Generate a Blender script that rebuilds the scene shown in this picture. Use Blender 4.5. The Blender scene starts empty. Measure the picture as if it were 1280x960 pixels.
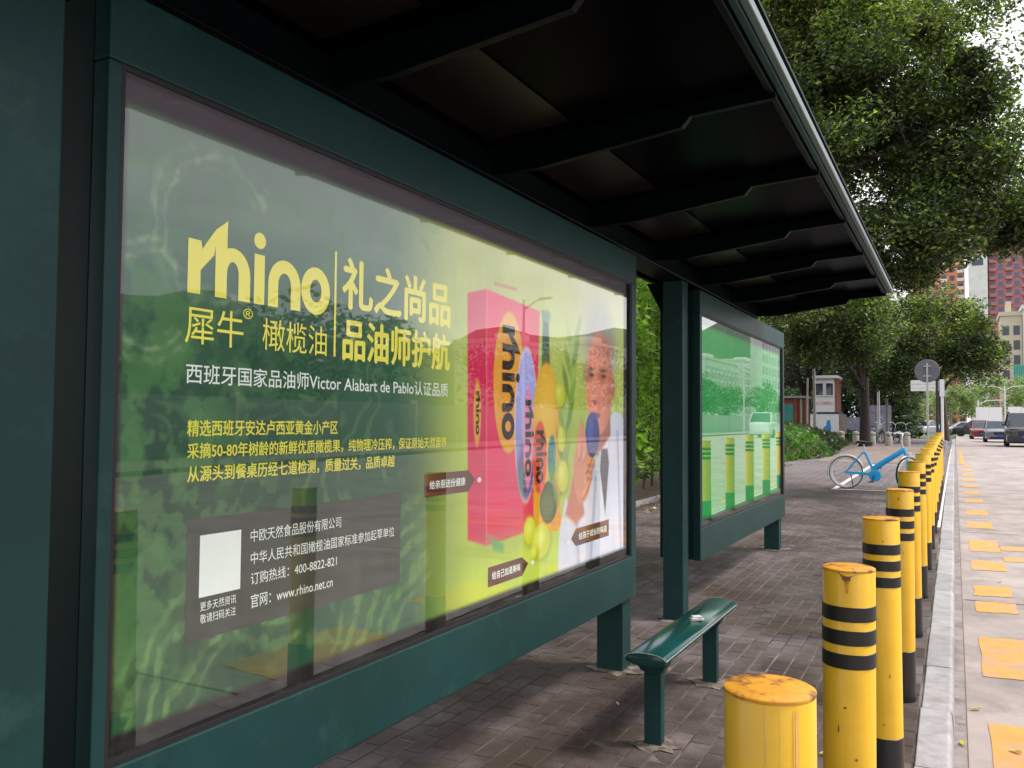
import bpy, bmesh, math, random
import numpy as np
from mathutils import Vector, Matrix
random.seed(7); NR = np.random.RandomState(11)
R = math.radians
C = bpy.context.scene.collection
SC = bpy.context.scene

# ------------------------------------------------------------------ camera, world, sun, exposure
yaw, pitch, roll, EYE = R(27.28), R(2.44), R(0.4), 1.5
fw = Vector((-math.sin(yaw)*math.cos(pitch), math.cos(yaw)*math.cos(pitch), math.sin(pitch)))
r0 = Vector((math.cos(yaw), math.sin(yaw), 0)); u0 = r0.cross(fw)
rr = r0*math.cos(roll) + u0*math.sin(roll); uu = u0*math.cos(roll) - r0*math.sin(roll)
cam = bpy.data.cameras.new('camera'); camo = bpy.data.objects.new('camera', cam); C.objects.link(camo)
camo.matrix_world = Matrix(((rr.x, uu.x, -fw.x, 0), (rr.y, uu.y, -fw.y, 0), (rr.z, uu.z, -fw.z, EYE), (0, 0, 0, 1)))
cam.sensor_width = 36; cam.lens = 36*1080/1280; cam.clip_start = .05; cam.clip_end = 3000
cam.dof.use_dof = False
SC.camera = camo

SUN_EL, SUN_AZ = R(52), R(62)       # azimuth measured from +Y towards +X
w = bpy.data.worlds.new('World'); SC.world = w; w.use_nodes = True
nt = w.node_tree; nt.nodes.clear()
out = nt.nodes.new('ShaderNodeOutputWorld'); bg = nt.nodes.new('ShaderNodeBackground')
sky = nt.nodes.new('ShaderNodeTexSky'); sky.sky_type = 'NISHITA'; sky.sun_disc = False
sky.sun_elevation = SUN_EL; sky.sun_rotation = SUN_AZ; sky.dust_density = 4; sky.air_density = 1
tc = nt.nodes.new('ShaderNodeTexCoord'); mp = nt.nodes.new('ShaderNodeMapping'); mp.inputs['Scale'].default_value = (1, 1, 2.6)
nz = nt.nodes.new('ShaderNodeTexNoise'); nz.inputs['Scale'].default_value = 2.2; nz.inputs['Detail'].default_value = 7
cr = nt.nodes.new('ShaderNodeValToRGB')
cr.color_ramp.elements[0].position = .38; cr.color_ramp.elements[0].color = (7.0, 7.5, 8.6, 1)
cr.color_ramp.elements[1].position = .66; cr.color_ramp.elements[1].color = (17.0, 16.6, 16.2, 1)
mx = nt.nodes.new('ShaderNodeMix'); mx.data_type = 'RGBA'; mx.inputs[0].default_value = .84
L = nt.links.new
L(tc.outputs['Generated'], mp.inputs[0]); L(mp.outputs[0], nz.inputs['Vector']); L(nz.outputs['Fac'], cr.inputs[0])
L(sky.outputs[0], mx.inputs[6]); L(cr.outputs[0], mx.inputs[7]); L(mx.outputs[2], bg.inputs[0])
bg.inputs[1].default_value = 0.118; L(bg.outputs[0], out.inputs[0])
sl = bpy.data.lights.new('sun', 'SUN'); sl.energy = 2.5; sl.angle = R(10); sl.color = (1, .93, .83)
so = bpy.data.objects.new('sun', sl); C.objects.link(so)
sd = Vector((math.sin(SUN_AZ)*math.cos(SUN_EL), math.cos(SUN_AZ)*math.cos(SUN_EL), math.sin(SUN_EL)))
so.rotation_euler = sd.to_track_quat('Z', 'Y').to_euler()
vs = SC.view_settings; vs.view_transform = 'Standard'; vs.look = 'None'; vs.gamma = 1; vs.use_curve_mapping = False; vs.exposure = 0.38
cy = SC.cycles; cy.use_denoising = True; cy.max_bounces = 8; cy.diffuse_bounces = 3; cy.glossy_bounces = 4
cy.transparent_max_bounces = 12; cy.transmission_bounces = 4; cy.caustics_reflective = False; cy.caustics_refractive = False
cy.sample_clamp_indirect = 6

# ------------------------------------------------------------------ helpers
def g(Y):                            # the pavement climbs gently away from the shelter
    if Y <= 25: return .0125*(Y-5)
    if Y <= 50:
        t = (Y-25)/25; return .25+.3125*(t-t*t/2)
    return .40625
def kx(x, Y): return x-.0025*(min(Y, 60)-4.3)     # the kerb line runs a hair off the shelter line

def s2l(c):
    return tuple((v/255/12.92 if v/255 <= .04045 else ((v/255+.055)/1.055)**2.4) for v in c)
def mat(name, col, rough=.6, metal=0, spec=.5, var=.0, vscale=6, bump=0, bscale=40, dirt=None, dscale=3, dlo=.5, dhi=.65, dirt2=None, d2=(.5,.6), isl=0, obr=0, coat=0, coord='Object'):
    m = bpy.data.materials.new(name); m.use_nodes = True; n = m.node_tree.nodes; l = m.node_tree.links.new
    b = n['Principled BSDF']; b.inputs['Roughness'].default_value = rough; b.inputs['Metallic'].default_value = metal
    b.inputs['Specular IOR Level'].default_value = spec; b.inputs['Coat Weight'].default_value = coat; b.inputs['Coat Roughness'].default_value = .08
    src = None
    rgb = n.new('ShaderNodeRGB'); rgb.outputs[0].default_value = (*col, 1); src = rgb.outputs[0]
    if coord == 'World': co = n.new('ShaderNodeNewGeometry').outputs['Position']
    else: co = n.new('ShaderNodeTexCoord').outputs['Object']
    def mul(src, fac, lo, hi):
        mr = n.new('ShaderNodeMapRange'); mr.inputs['To Min'].default_value = lo; mr.inputs['To Max'].default_value = hi; l(fac, mr.inputs[0])
        hs = n.new('ShaderNodeMix'); hs.data_type = 'RGBA'; hs.blend_type = 'MULTIPLY'; hs.inputs[0].default_value = 1
        cc = n.new('ShaderNodeCombineColor'); [l(mr.outputs[0], cc.inputs[i]) for i in range(3)]
        l(src, hs.inputs[6]); l(cc.outputs[0], hs.inputs[7]); return hs.outputs[2]
    if var:
        t = n.new('ShaderNodeTexNoise'); t.inputs['Scale'].default_value = vscale; t.inputs['Detail'].default_value = 6; t.inputs['Roughness'].default_value = .65; l(co, t.inputs['Vector'])
        mr = n.new('ShaderNodeMapRange'); mr.inputs['From Min'].default_value = .3; mr.inputs['From Max'].default_value = .7; l(t.outputs['Fac'], mr.inputs[0])
        src = mul(src, mr.outputs[0], 1-var, 1+var)
    if isl:
        ge = n.new('ShaderNodeNewGeometry'); src = mul(src, ge.outputs['Random Per Island'], 1-isl, 1+isl)
    if obr:
        oi = n.new('ShaderNodeObjectInfo'); src = mul(src, oi.outputs['Random'], 1-obr, 1+obr)
    if dirt:
        t = n.new('ShaderNodeTexNoise'); t.inputs['Scale'].default_value = dscale; t.inputs['Detail'].default_value = 9; t.inputs['Roughness'].default_value = .72; l(co, t.inputs['Vector'])
        mr = n.new('ShaderNodeMapRange'); mr.inputs['From Min'].default_value = dlo; mr.inputs['From Max'].default_value = dhi; l(t.outputs['Fac'], mr.inputs[0])
        mm = n.new('ShaderNodeMix'); mm.data_type = 'RGBA'; l(mr.outputs[0], mm.inputs[0]); l(src, mm.inputs[6]); mm.inputs[7].default_value = (*dirt, 1); src = mm.outputs[2]
    if dirt2:
        t = n.new('ShaderNodeTexNoise'); t.inputs['Scale'].default_value = dscale*1.7; t.inputs['Detail'].default_value = 10; t.inputs['Roughness'].default_value = .78
        ad = n.new('ShaderNodeVectorMath'); ad.inputs[1].default_value = (7.3, 2.1, .4); l(co, ad.inputs[0]); l(ad.outputs[0], t.inputs['Vector'])
        mr = n.new('ShaderNodeMapRange'); mr.inputs['From Min'].default_value = d2[0]; mr.inputs['From Max'].default_value = d2[1]; mr.inputs['To Max'].default_value = .8; l(t.outputs['Fac'], mr.inputs[0])
        mm = n.new('ShaderNodeMix'); mm.data_type = 'RGBA'; l(mr.outputs[0], mm.inputs[0]); l(src, mm.inputs[6]); mm.inputs[7].default_value = (*dirt2, 1); src = mm.outputs[2]
    l(src, b.inputs['Base Color'])
    if bump:
        t = n.new('ShaderNodeTexNoise'); t.inputs['Scale'].default_value = bscale; t.inputs['Detail'].default_value = 8; l(co, t.inputs['Vector'])
        bp = n.new('ShaderNodeBump'); bp.inputs['Strength'].default_value = bump; bp.inputs['Distance'].default_value = .004; l(t.outputs['Fac'], bp.inputs['Height']); l(bp.outputs[0], b.inputs['Normal'])
    return m

class MB:
    def __init__(s): s.v = []; s.f = []; s.m = []
    def add(s, vs, fs, mi=0):
        o = len(s.v); s.v += [tuple(v) for v in vs]; s.f += [tuple(i+o for i in f) for f in fs]; s.m += [mi]*len(fs); return s
    def box(s, x0, x1, y0, y1, z0, z1, mi=0):
        return s.add([(x0,y0,z0),(x1,y0,z0),(x1,y1,z0),(x0,y1,z0),(x0,y0,z1),(x1,y0,z1),(x1,y1,z1),(x0,y1,z1)],
                     [(0,3,2,1),(4,5,6,7),(0,1,5,4),(1,2,6,5),(2,3,7,6),(3,0,4,7)], mi)
    def prism(s, poly, a0, a1, axis='y', mi=0):       # poly of 2-D points extruded along an axis
        n = len(poly)
        def P(p, a): return (p[0], a, p[1]) if axis == 'y' else ((a, p[0], p[1]) if axis == 'x' else (p[0], p[1], a))
        return s.add([P(p, a0) for p in poly]+[P(p, a1) for p in poly],
                     [tuple(range(n)), tuple(range(2*n-1, n-1, -1))]+[(i, i+n, (i+1) % n+n, (i+1) % n) for i in range(n)], mi)
    def tube(s, pts, rad, n=8, mi=0, caps=True):
        pts = [Vector(p) for p in pts]; rad = rad if isinstance(rad, (list, tuple)) else [rad]*len(pts)
        o = len(s.v); up = None
        for i, p in enumerate(pts):
            d = (pts[min(i+1, len(pts)-1)]-pts[max(i-1, 0)]).normalized()
            if up is None: up = d.orthogonal().normalized()
            a = (up-d*up.dot(d)).normalized(); up = a; b = d.cross(a)
            for k in range(n):
                t = 2*math.pi*k/n; s.v.append(tuple(p+(a*math.cos(t)+b*math.sin(t))*rad[i]))
        for i in range(len(pts)-1):
            for k in range(n):
                k2 = (k+1) % n; s.f.append((o+i*n+k, o+i*n+k2, o+(i+1)*n+k2, o+(i+1)*n+k)); s.m.append(mi)
        if caps:
            s.f.append(tuple(o+k for k in range(n-1, -1, -1))); s.f.append(tuple(o+(len(pts)-1)*n+k for k in range(n))); s.m += [mi, mi]
        return s
    def lathe(s, prof, n=24, c=(0,0,0), axis='z', mi=0, closed=False):   # prof of (radius, height)
        o = len(s.v)
        for r_, h in prof:
            for k in range(n):
                t = 2*math.pi*k/n; a, b = r_*math.cos(t), r_*math.sin(t)
                q = (a, b, h) if axis == 'z' else ((a, h, b) if axis == 'y' else (h, a, b))
                s.v.append((q[0]+c[0], q[1]+c[1], q[2]+c[2]))
        m_ = len(prof)
        for i in range(m_ if closed else m_-1):
            j = (i+1) % m_
            for k in range(n):
                k2 = (k+1) % n; s.f.append((o+i*n+k, o+i*n+k2, o+j*n+k2, o+j*n+k)); s.m.append(mi)
        if not closed:
            if prof[0][0] > 1e-6: s.f.append(tuple(o+k for k in range(n-1, -1, -1))); s.m.append(mi)
            if prof[-1][0] > 1e-6: s.f.append(tuple(o+(m_-1)*n+k for k in range(n))); s.m.append(mi)
        return s
    def mesh(s, name, mats, smooth=False):
        me = bpy.data.meshes.new(name); me.from_pydata(s.v, [], s.f)
        for m_ in (mats if isinstance(mats, (list, tuple)) else [mats]): me.materials.append(m_)
        me.polygons.foreach_set('material_index', s.m)
        if smooth: me.polygons.foreach_set('use_smooth', [True]*len(s.f))
        me.validate(); me.update()
        b = bmesh.new(); b.from_mesh(me); bmesh.ops.recalc_face_normals(b, faces=b.faces); b.to_mesh(me); b.free()
        return me
    def build(s, name, mats, parent=None, smooth=False, bevel=0, seg=2):
        o = bpy.data.objects.new(name, s.mesh(name, mats, smooth)); C.objects.link(o)
        if parent: o.parent = parent
        if bevel:
            md = o.modifiers.new('bevel', 'BEVEL'); md.width = bevel; md.segments = seg; md.limit_method = 'ANGLE'; md.angle_limit = R(35)
        if smooth:
            md = o.modifiers.new('split', 'EDGE_SPLIT'); md.split_angle = R(38)
        return o
def tag(o, label=None, cat=None, group=None, kind=None):
    if label: o['label'] = label
    if cat: o['category'] = cat
    if group: o['group'] = group
    if kind: o['kind'] = kind
    return o
def thing(name, label, cat, loc=(0,0,0), rz=0, group=None, rx=0, ry=0):
    o = bpy.data.objects.new(name, None); C.objects.link(o); o.location = loc; o.rotation_euler = (rx, ry, rz)
    o.empty_display_size = .2
    return tag(o, label, cat, group)
def inst(me, name, parent=None, loc=(0,0,0), rot=(0,0,0), sc=(1,1,1)):
    o = bpy.data.objects.new(name, me); C.objects.link(o); o.location = loc; o.rotation_euler = rot; o.scale = sc
    if parent: o.parent = parent
    return o
def copy_tree(o, parent=None):
    c = o.copy(); C.objects.link(c)
    if parent: c.parent = parent
    for ch in o.children: copy_tree(ch, c)
    return c
def bulk(name, V, loops_per=4, mats=None, colors=None, smooth=False):
    """V: (n, k, 3) array of n separate k-gons"""
    n, k = V.shape[:2]; me = bpy.data.meshes.new(name)
    me.vertices.add(n*k); me.vertices.foreach_set('co', V.reshape(-1).astype(np.float32))
    me.loops.add(n*k); me.loops.foreach_set('vertex_index', np.arange(n*k, dtype=np.int32))
    me.polygons.add(n); me.polygons.foreach_set('loop_start', np.arange(0, n*k, k, dtype=np.int32))
    me.polygons.foreach_set('loop_total', np.full(n, k, dtype=np.int32))
    me.materials.append(mats); me.update(calc_edges=True); return me

# ------------------------------------------------------------------ materials
M = {}
M['green'] = mat('green_paint', (.0065, .043, .042), .46, spec=.32, var=.22, vscale=1.6, bump=.12, bscale=90, dirt=(.030,.085,.078), dscale=5, dlo=.56, dhi=.85)
M['green_dark'] = mat('dark_green_metal', (.0016, .0045, .006), .42, spec=.14, var=.25, vscale=2)
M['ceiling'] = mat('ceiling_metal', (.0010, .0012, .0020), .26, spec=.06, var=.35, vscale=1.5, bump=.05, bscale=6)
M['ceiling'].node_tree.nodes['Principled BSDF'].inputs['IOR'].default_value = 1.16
M['mesh_panel'] = mat('perforated_panel', (.009, .0065, .006), .3, var=.4, vscale=60)
M['mesh_panel'].node_tree.nodes['Principled BSDF'].inputs['IOR'].default_value = 1.2; M['green_dark'].node_tree.nodes['Principled BSDF'].inputs['IOR'].default_value = 1.3
M['fascia'] = mat('fascia_paint', (.085, .135, .135), .35, var=.15, vscale=4)
M['black'] = mat('black_gasket', (.012, .010, .013), .5)
M['yellow'] = mat('yellow_paint', (.86, .50, .026), .27, var=.07, vscale=7, spec=.55, dirt=(.66,.33,.02), dscale=9, dlo=.64, dhi=.85, bump=.05, bscale=30, obr=.07)
M['band'] = mat('black_tape', (.012, .012, .012), .42)
M['foot'] = mat('black_paint', (.014, .014, .016), .38, var=.3, vscale=12, dirt=(.10,.09,.08), dscale=14, dlo=.62, dhi=.85)
M['cap'] = mat('rusty_cap', (.72, .33, .025), .45, var=.2, vscale=20, dirt=(.16,.045,.018), dscale=11, dlo=.49, dhi=.58, bump=.4, bscale=60, coord='World')
M['rust'] = mat('rust', (.22, .08, .03), .8, var=.4, vscale=40, bump=.5)
M['streak'] = mat('pale_streak', (.86, .58, .20), .4, var=.15, vscale=20)
M['brick'] = mat('brick_paver', (.122, .096, .098), .8, var=.30, vscale=3.2, bump=.7, bscale=90, dirt=(.046,.028,.021), dscale=.75, dlo=.40, dhi=.56, dirt2=(.20,.165,.14), d2=(.60,.78), isl=.24, obr=.22, coord='World')
M['joint'] = mat('sandy_joint', (.20, .17, .145), .95, var=.5, vscale=9, dirt=(.05,.035,.03), dscale=.8, dlo=.38, dhi=.56, coord='World')
M['kerb'] = mat('granite_kerb', (.34, .325, .34), .8, var=.22, vscale=9, bump=.5, bscale=120, dirt=(.25,.22,.21), dscale=6, dlo=.52, dhi=.75, obr=.12, coord='World')
M['road'] = mat('concrete_road', (.36, .305, .29), .85, var=.24, vscale=1.4, bump=.45, bscale=160, dirt=(.20,.17,.165), dscale=1.1, dlo=.47, dhi=.68, coord='World')
M['gutter'] = mat('gutter_concrete', (.27, .235, .225), .88, var=.3, vscale=6, bump=.6, bscale=60, dirt=(.14,.11,.10), dscale=5, dlo=.5, dhi=.66, coord='World')
M['sealant'] = mat('dark_joint', (.12, .10, .095), .9, var=.3, vscale=20)
M['white'] = mat('white_paint', (.72, .72, .72), .5, var=.1, vscale=8)
M['whitebld'] = mat('white_render', (.66, .65, .62), .8, var=.12, vscale=.5)
M['soil'] = mat('soil', (.12, .075, .05), .95, var=.4, vscale=5, bump=.8, bscale=20)
M['grass'] = mat('ground_earth', (.07, .10, .04), .95, var=.4, vscale=.6)
M['bark'] = mat('bark', (.085, .062, .05), .9, var=.4, vscale=9, bump=.9, bscale=25)
M['paleb'] = mat('pale_trunk', (.34, .32, .27), .85, var=.25, vscale=12)
M['glassdark'] = mat('car_glass', (.02, .03, .045), .06, spec=.8)
M['tyre'] = mat('rubber', (.018, .018, .018), .8)
M['metal'] = mat('pale_metal', (.5, .5, .52), .35, metal=.7)
M['pole'] = mat('grey_pole', (.36, .37, .38), .45, var=.15, vscale=9)
def leafmat(name, a, b, tr=.45):
    m = bpy.data.materials.new(name); m.use_nodes = True; n = m.node_tree.nodes; l = m.node_tree.links.new
    p = n['Principled BSDF']; ge = n.new('ShaderNodeNewGeometry'); cr_ = n.new('ShaderNodeValToRGB')
    cr_.color_ramp.elements[0].color = (*a, 1); cr_.color_ramp.elements[1].color = (*b, 1); cr_.color_ramp.elements[1].position = .92
    l(ge.outputs['Random Per Island'], cr_.inputs[0])
    t = n.new('ShaderNodeTexNoise'); t.inputs['Scale'].default_value = .9; t.inputs['Detail'].default_value = 3; l(ge.outputs['Position'], t.inputs['Vector'])
    mr = n.new('ShaderNodeMapRange'); mr.inputs['From Min'].default_value = .35; mr.inputs['From Max'].default_value = .65; mr.inputs['To Min'].default_value = .45; mr.inputs['To Max'].default_value = 1.6; l(t.outputs['Fac'], mr.inputs[0])
    vm = n.new('ShaderNodeVectorMath'); vm.operation = 'SCALE'; l(cr_.outputs[0], vm.inputs[0]); l(mr.outputs[0], vm.inputs['Scale'])
    l(vm.outputs[0], p.inputs['Base Color']); p.inputs['Roughness'].default_value = .42
    td = n.new('ShaderNodeBsdfTranslucent'); vm2 = n.new('ShaderNodeVectorMath'); vm2.operation = 'MULTIPLY'; vm2.inputs[1].default_value = (1.5, 1.9, .7); l(vm.outputs[0], vm2.inputs[0]); l(vm2.outputs[0], td.inputs['Color'])
    ms = n.new('ShaderNodeMixShader'); ms.inputs[0].default_value = tr; l(p.outputs[0], ms.inputs[1]); l(td.outputs[0], ms.inputs[2]); l(ms.outputs[0], n['Material Output'].inputs[0])
    return m
M['leaf'] = leafmat('leaf_green', (.042, .072, .020), (.27, .31, .085))  # sunlit leaf tone put into the colour, mixed with leaf_dark in crowns
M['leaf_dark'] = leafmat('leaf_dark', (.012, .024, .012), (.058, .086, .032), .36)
M['leaf_light'] = leafmat('leaf_light', (.06, .13, .02), (.24, .36, .06))
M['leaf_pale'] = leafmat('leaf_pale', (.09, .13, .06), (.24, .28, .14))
M['leaf_cover'] = leafmat('leaf_cover', (.035, .10, .022), (.12, .24, .05))

# ------------------------------------------------------------------ ground, pavement, kerb, road
def strip(name, x0, x1, y0, y1, dz, m, parent=None, step=2., nx=1, skew=True, thick=0):
    ys = list(np.arange(y0, min(y1, 60), step)) + list(np.arange(max(y0, 60), y1, 20)) + [y1]; b = MB()
    xs = np.linspace(x0, x1, nx+1)
    for Y in ys:
        for x in xs: b.v.append((kx(x, Y) if skew else x, Y, g(Y)+dz))
    k = nx+1
    for i in range(len(ys)-1):
        for j in range(nx):
            b.f.append((i*k+j, i*k+j+1, (i+1)*k+j+1, (i+1)*k+j)); b.m.append(0)
    return b.build(name, m, parent)
gr = strip('ground', -700, 900, -300, 1600, -.32, M['grass'], skew=False); tag(gr, kind='structure')
PX0 = -4.75
pav = strip('pavement', PX0, -.185, -6, 70, .0012, M['joint'], step=1.5); tag(pav, kind='structure')
# brick pavers: stretcher rows running along the kerb, each row broken at half a brick
BW, BL, GAP = .105, .205, .005
rows = []
nrow = int((-.20-PX0)/BW)
cands = []
cam_p = Vector((0, 0, EYE))
for i in range(nrow):
    xc = -.20-BW*(i+.5)
    off = (i % 2)*BL*.5+random.uniform(-.008, .008)
    for j in range(int((20-.6)/BL)):
        yc = .6+off+BL*(j+.5)
        p = Vector((xc, yc, g(yc)))-cam_p; z = p.dot(fw)
        if z < .5: continue
        u_ = 640+1080*p.dot(rr)/z; v_ = 480-1080*p.dot(uu)/z
        if -120 < u_ < 1330 and v_ < 1130: cands.append([xc, yc, z, u_, v_])
def hidden(c):                      # a cheap guess at what the picture shows: screened by the light boxes, frames and bollards
    x, y, z, u_, v_ = c
    if u_ < 797 and v_ < 748+(797-u_)*.497+6: return 2
    if v_ > 962 or u_ < -5: return 2
    if u_ < 745 and x < -1.8: return 1
    return 0
cands.sort(key=lambda c: (hidden(c), c[2]))
near, rest = cands[:300], cands[300:]
def brickmesh():
    b = MB(); a, c, h, t = (BW-GAP)/2, (BL-GAP)/2, .05, .004
    lo = [(-a,-c,-h),(a,-c,-h),(a,c,-h),(-a,c,-h)]; mid = [(x, y, -t) for x, y, _ in lo]; top = [((a-t)*(1 if x > 0 else -1), (c-t)*(1 if y > 0 else -1), 0) for x, y, _ in lo]
    b.add(lo+mid+top, [(0,1,5,4),(1,2,6,5),(2,3,7,6),(3,0,4,7),(4,5,9,8),(5,6,10,9),(6,7,11,10),(7,4,8,11),(8,9,10,11)])
    return b
bm_ = brickmesh(); me_b = bm_.mesh('brick', M['brick'])
for xc, yc, z, _, _ in near:
    inst(me_b, 'brick', pav, (kx(xc, yc), yc, g(yc)+.004+random.uniform(-.0024, .002)), (R(.72)+random.gauss(0, .005), random.gauss(0, .008), random.gauss(0, .007)), (random.uniform(.985, 1), random.uniform(.985, 1), 1))
# the remaining pavers, far or screened, in one mesh
bv = np.array(bm_.v); bf = np.array(bm_.f)
pos = np.array([[kx(c[0], c[1]), c[1], g(c[1])+.004] for c in rest])
n = len(pos); A = bv[bf][None].repeat(n, 0)                      # n, 9, 4, 3
ang = NR.normal(0, .006, n); tl = NR.normal(0, .008, (n, 2)); dz = NR.uniform(-.0016, .0016, n)
X_, Y_, Z_ = A[..., 0], A[..., 1], A[..., 2]
ax = X_-Y_*ang[:, None, None]; ay = Y_+X_*ang[:, None, None]
az = Z_+dz[:, None, None]+Y_*.0125+X_*tl[:, :1, None]+Y_*tl[:, 1:, None]*.5
V = np.stack([ax+pos[:, 0, None, None], ay+pos[:, 1, None, None], az+pos[:, 2, None, None]], -1)
nb = len(bv); idx = bf[None]+(np.arange(n)*nb)[:, None, None]
vv = np.zeros((n*nb, 3)); vv[idx.reshape(-1)] = V.reshape(-1, 3)
me = bpy.data.meshes.new('brick'); me.from_pydata(vv.tolist(), [], idx.reshape(-1, 4).tolist()); me.materials.append(M['brick']); me.update()
ob = bpy.data.objects.new('bricks_beyond', me); C.objects.link(ob); ob.parent = pav; tag(ob, kind='stuff')
# far paving where single bricks can no longer be told apart
mf = mat('far_paving', (.128, .108, .112), .85, var=.2, vscale=.7, bump=.3, bscale=8, coord='World')
n_ = mf.node_tree.nodes; l_ = mf.node_tree.links.new
bt = n_.new('ShaderNodeTexBrick'); bt.inputs['Scale'].default_value = 1; bt.inputs['Brick Width'].default_value = .41; bt.inputs['Row Height'].default_value = .21; bt.inputs['Mortar Size'].default_value = .012
bt.inputs['Color1'].default_value = (.150, .124, .130, 1); bt.inputs['Color2'].default_value = (.112, .094, .098, 1); bt.inputs['Mortar'].default_value = (.20, .175, .17, 1)
ge = n_.new('ShaderNodeNewGeometry'); mp_ = n_.new('ShaderNodeMapping'); mp_.inputs['Rotation'].default_value = (0, 0, R(90)); l_(ge.outputs['Position'], mp_.inputs[0]); l_(mp_.outputs[0], bt.inputs['Vector'])
mm = [x for x in n_ if x.type == 'RGB'][0]; tgt = [k.to_socket for k in mm.outputs[0].links][0]; l_(bt.outputs['Color'], tgt)
fp = strip('far_paving', PX0, -.20, 19.6, 70, .004, mf, pav, step=1.5)
# white bay lines for parked bicycles
def line(x0, y0, x1, y1, wd, name='bay_line'):
    d = Vector((x1-x0, y1-y0)).normalized(); n2 = Vector((-d.y, d.x))*wd/2; b = MB(); k = 8
    for i in range(k+1):
        t = i/k; cx_, cy_ = x0+(x1-x0)*t, y0+(y1-y0)*t
        for s_ in (1, -1):
            yy = cy_+n2.y*s_; b.v.append((cx_+n2.x*s_, yy, g(yy)+.0115))
    for i in range(k): b.f.append((2*i, 2*i+1, 2*i+3, 2*i+2)); b.m.append(0)
    return b.build(name, M['worn_white'], pav)
M['worn_white'] = mat('worn_white_paint', (.70, .68, .66), .7, var=.12, vscale=10, dirt=(.2,.18,.17), dscale=8, dlo=.58, dhi=.72, coord='World')
line(-2.28, 18.45, -.42, 18.45, .10); line(-2.22, 18.5, -2.22, 27.5, .10); line(-1.9, 27.5, -.5, 27.5, .12)
line(-.245, 13, -.262, 44, .035, 'edge_line')
# mortar aprons at the feet
M['mortar'] = mat('mortar', (.24, .20, .165), .95, var=.4, vscale=14, bump=.8, dirt=(.09,.068,.058), dscale=12, dlo=.42, dhi=.56, coord='World')
def apron(x, y, rx_, ry_):
    b = MB(); k = 16; pts = []
    for i in range(k):
        t = 2*math.pi*i/k; q = random.uniform(.55, 1.15); pts.append((x+rx_*q*math.cos(t), y+ry_*q*math.sin(t)))
    b.v = [(x, y, g(y)+.016)]+[(a, c, g(c)+.0065) for a, c in pts]
    b.f = [(0, i+1, (i+1) % k+1) for i in range(k)]; b.m = [0]*k
    return b.build('mortar_patch', M['mortar'], pav)
# kerb stones
kerb = strip('kerb', -.188, -.04, -6, 70, -.14, M['gutter'], step=1.5); tag(kerb, kind='structure')
ys = [-5.6+.85*i for i in range(9)]
ys = [y for y in np.arange(-5.9, 69, .845)]
kb = MB(); a, c, h, e, t = .074, .4185, .13, .020, .003
prof = [(-a, -h), (a+.006, -h), (a, -e-.004), (a-.006, -e*.35), (a-e, 0), (-a+.004, 0), (-a, -.004)]
kb.prism(prof, -c, c)
kme = kb.mesh('kerb_stone', M['kerb'])
for y in ys:
    yc = y+.42; o = inst(kme, 'kerb_stone', kerb, (kx(-.114, yc)+random.uniform(-.003, .003), yc, g(yc)+.012+random.uniform(-.003, .003)), (R(.72) if yc < 25 else R(.3), random.gauss(0, .006), random.gauss(0, .004)))
    if yc < 14:
        md = o.modifiers.new('bevel', 'BEVEL'); md.width = .005; md.segments = 2
# road
road = strip('road', -.16, 15.5, -40, 420, -.130, M['road'], step=2, nx=6, skew=False); tag(road, kind='structure')
gut = strip('gutter', -.045, .022, -6, 70, -.122, M['gutter'], road, step=1.5); tag(gut)
strip('gutter_seam', .021, .028, -6, 45, -.1245, M['sealant'], road, step=1.5)
def cross(y, x0=.03, x1=14, wd=.02):
    b = MB()
    for x, z in ((x0, 0), (x1, 0)):
        pass
    b.add([(x0, y-wd/2, g(y)-.1255), (x1, y-wd/2+.25, g(y)-.1255), (x1, y+wd/2+.25, g(y)-.1255), (x0, y+wd/2, g(y)-.1255)], [(0, 1, 2, 3)])
    b.build('slab_joint', M['sealant'], road)
for y in (-1., 3.9, 8.85, 13.8, 27.6, 36): cross(y)
# worn yellow hatching of the bus bay
M['mark'] = mat('worn_yellow_marking', (.66, .31, .07), .75, var=.12, vscale=10, dirt=(.34,.28,.25), dscale=3.2, dlo=.47, dhi=.72, coord='World')
def ymark(x0, x1, y0, y1, sl=.14):
    b = MB(); nx_, ny_ = 10, 4; ks = {}
    def P(i, j):
        e = (i in (0, nx_) or j in (0, ny_)); q = .008
        x = x0+(x1-x0)*i/nx_+(random.uniform(-q, q) if e else 0); y = y0+(y1-y0)*j/ny_+(random.uniform(-q, q)*1.6 if e else 0)+(x-x0)*sl
        return (kx(x, y), y, g(y)-.1262)
    for j in range(ny_+1):
        for i in range(nx_+1): b.v.append(P(i, j))
    for j in range(ny_):
        for i in range(nx_): q = j*(nx_+1)+i; b.f.append((q, q+1, q+nx_+2, q+nx_+1)); b.m.append(0)
    b.build('yellow_marking', M['mark'], road)
for y0, y1, x1 in ((4.2, 5.42, .78), (6.36, 7.44, .80), (8.38, 8.86, .44), (9.10, 9.62, .44), (10.55, 11.2, .46), (11.95, 13.0, .46), (14.3, 15.1, .46), (16.1, 16.9, .45), (18.3, 19.0, .44), (20.2, 20.9, .44), (22.0, 22.7, .44), (23.9, 24.6, .44), (25.8, 26.5, .44), (27.9, 28.6, .42), (30, 30.7, .42)):
    ymark(.13, x1, y0, y1)
ymark(.47, 3.2, 11.30, 11.62, .02); ymark(.47, 3.2, 12.18, 12.55, .02)
ymark(.12, .26, 31.6, 46, 0)
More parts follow.
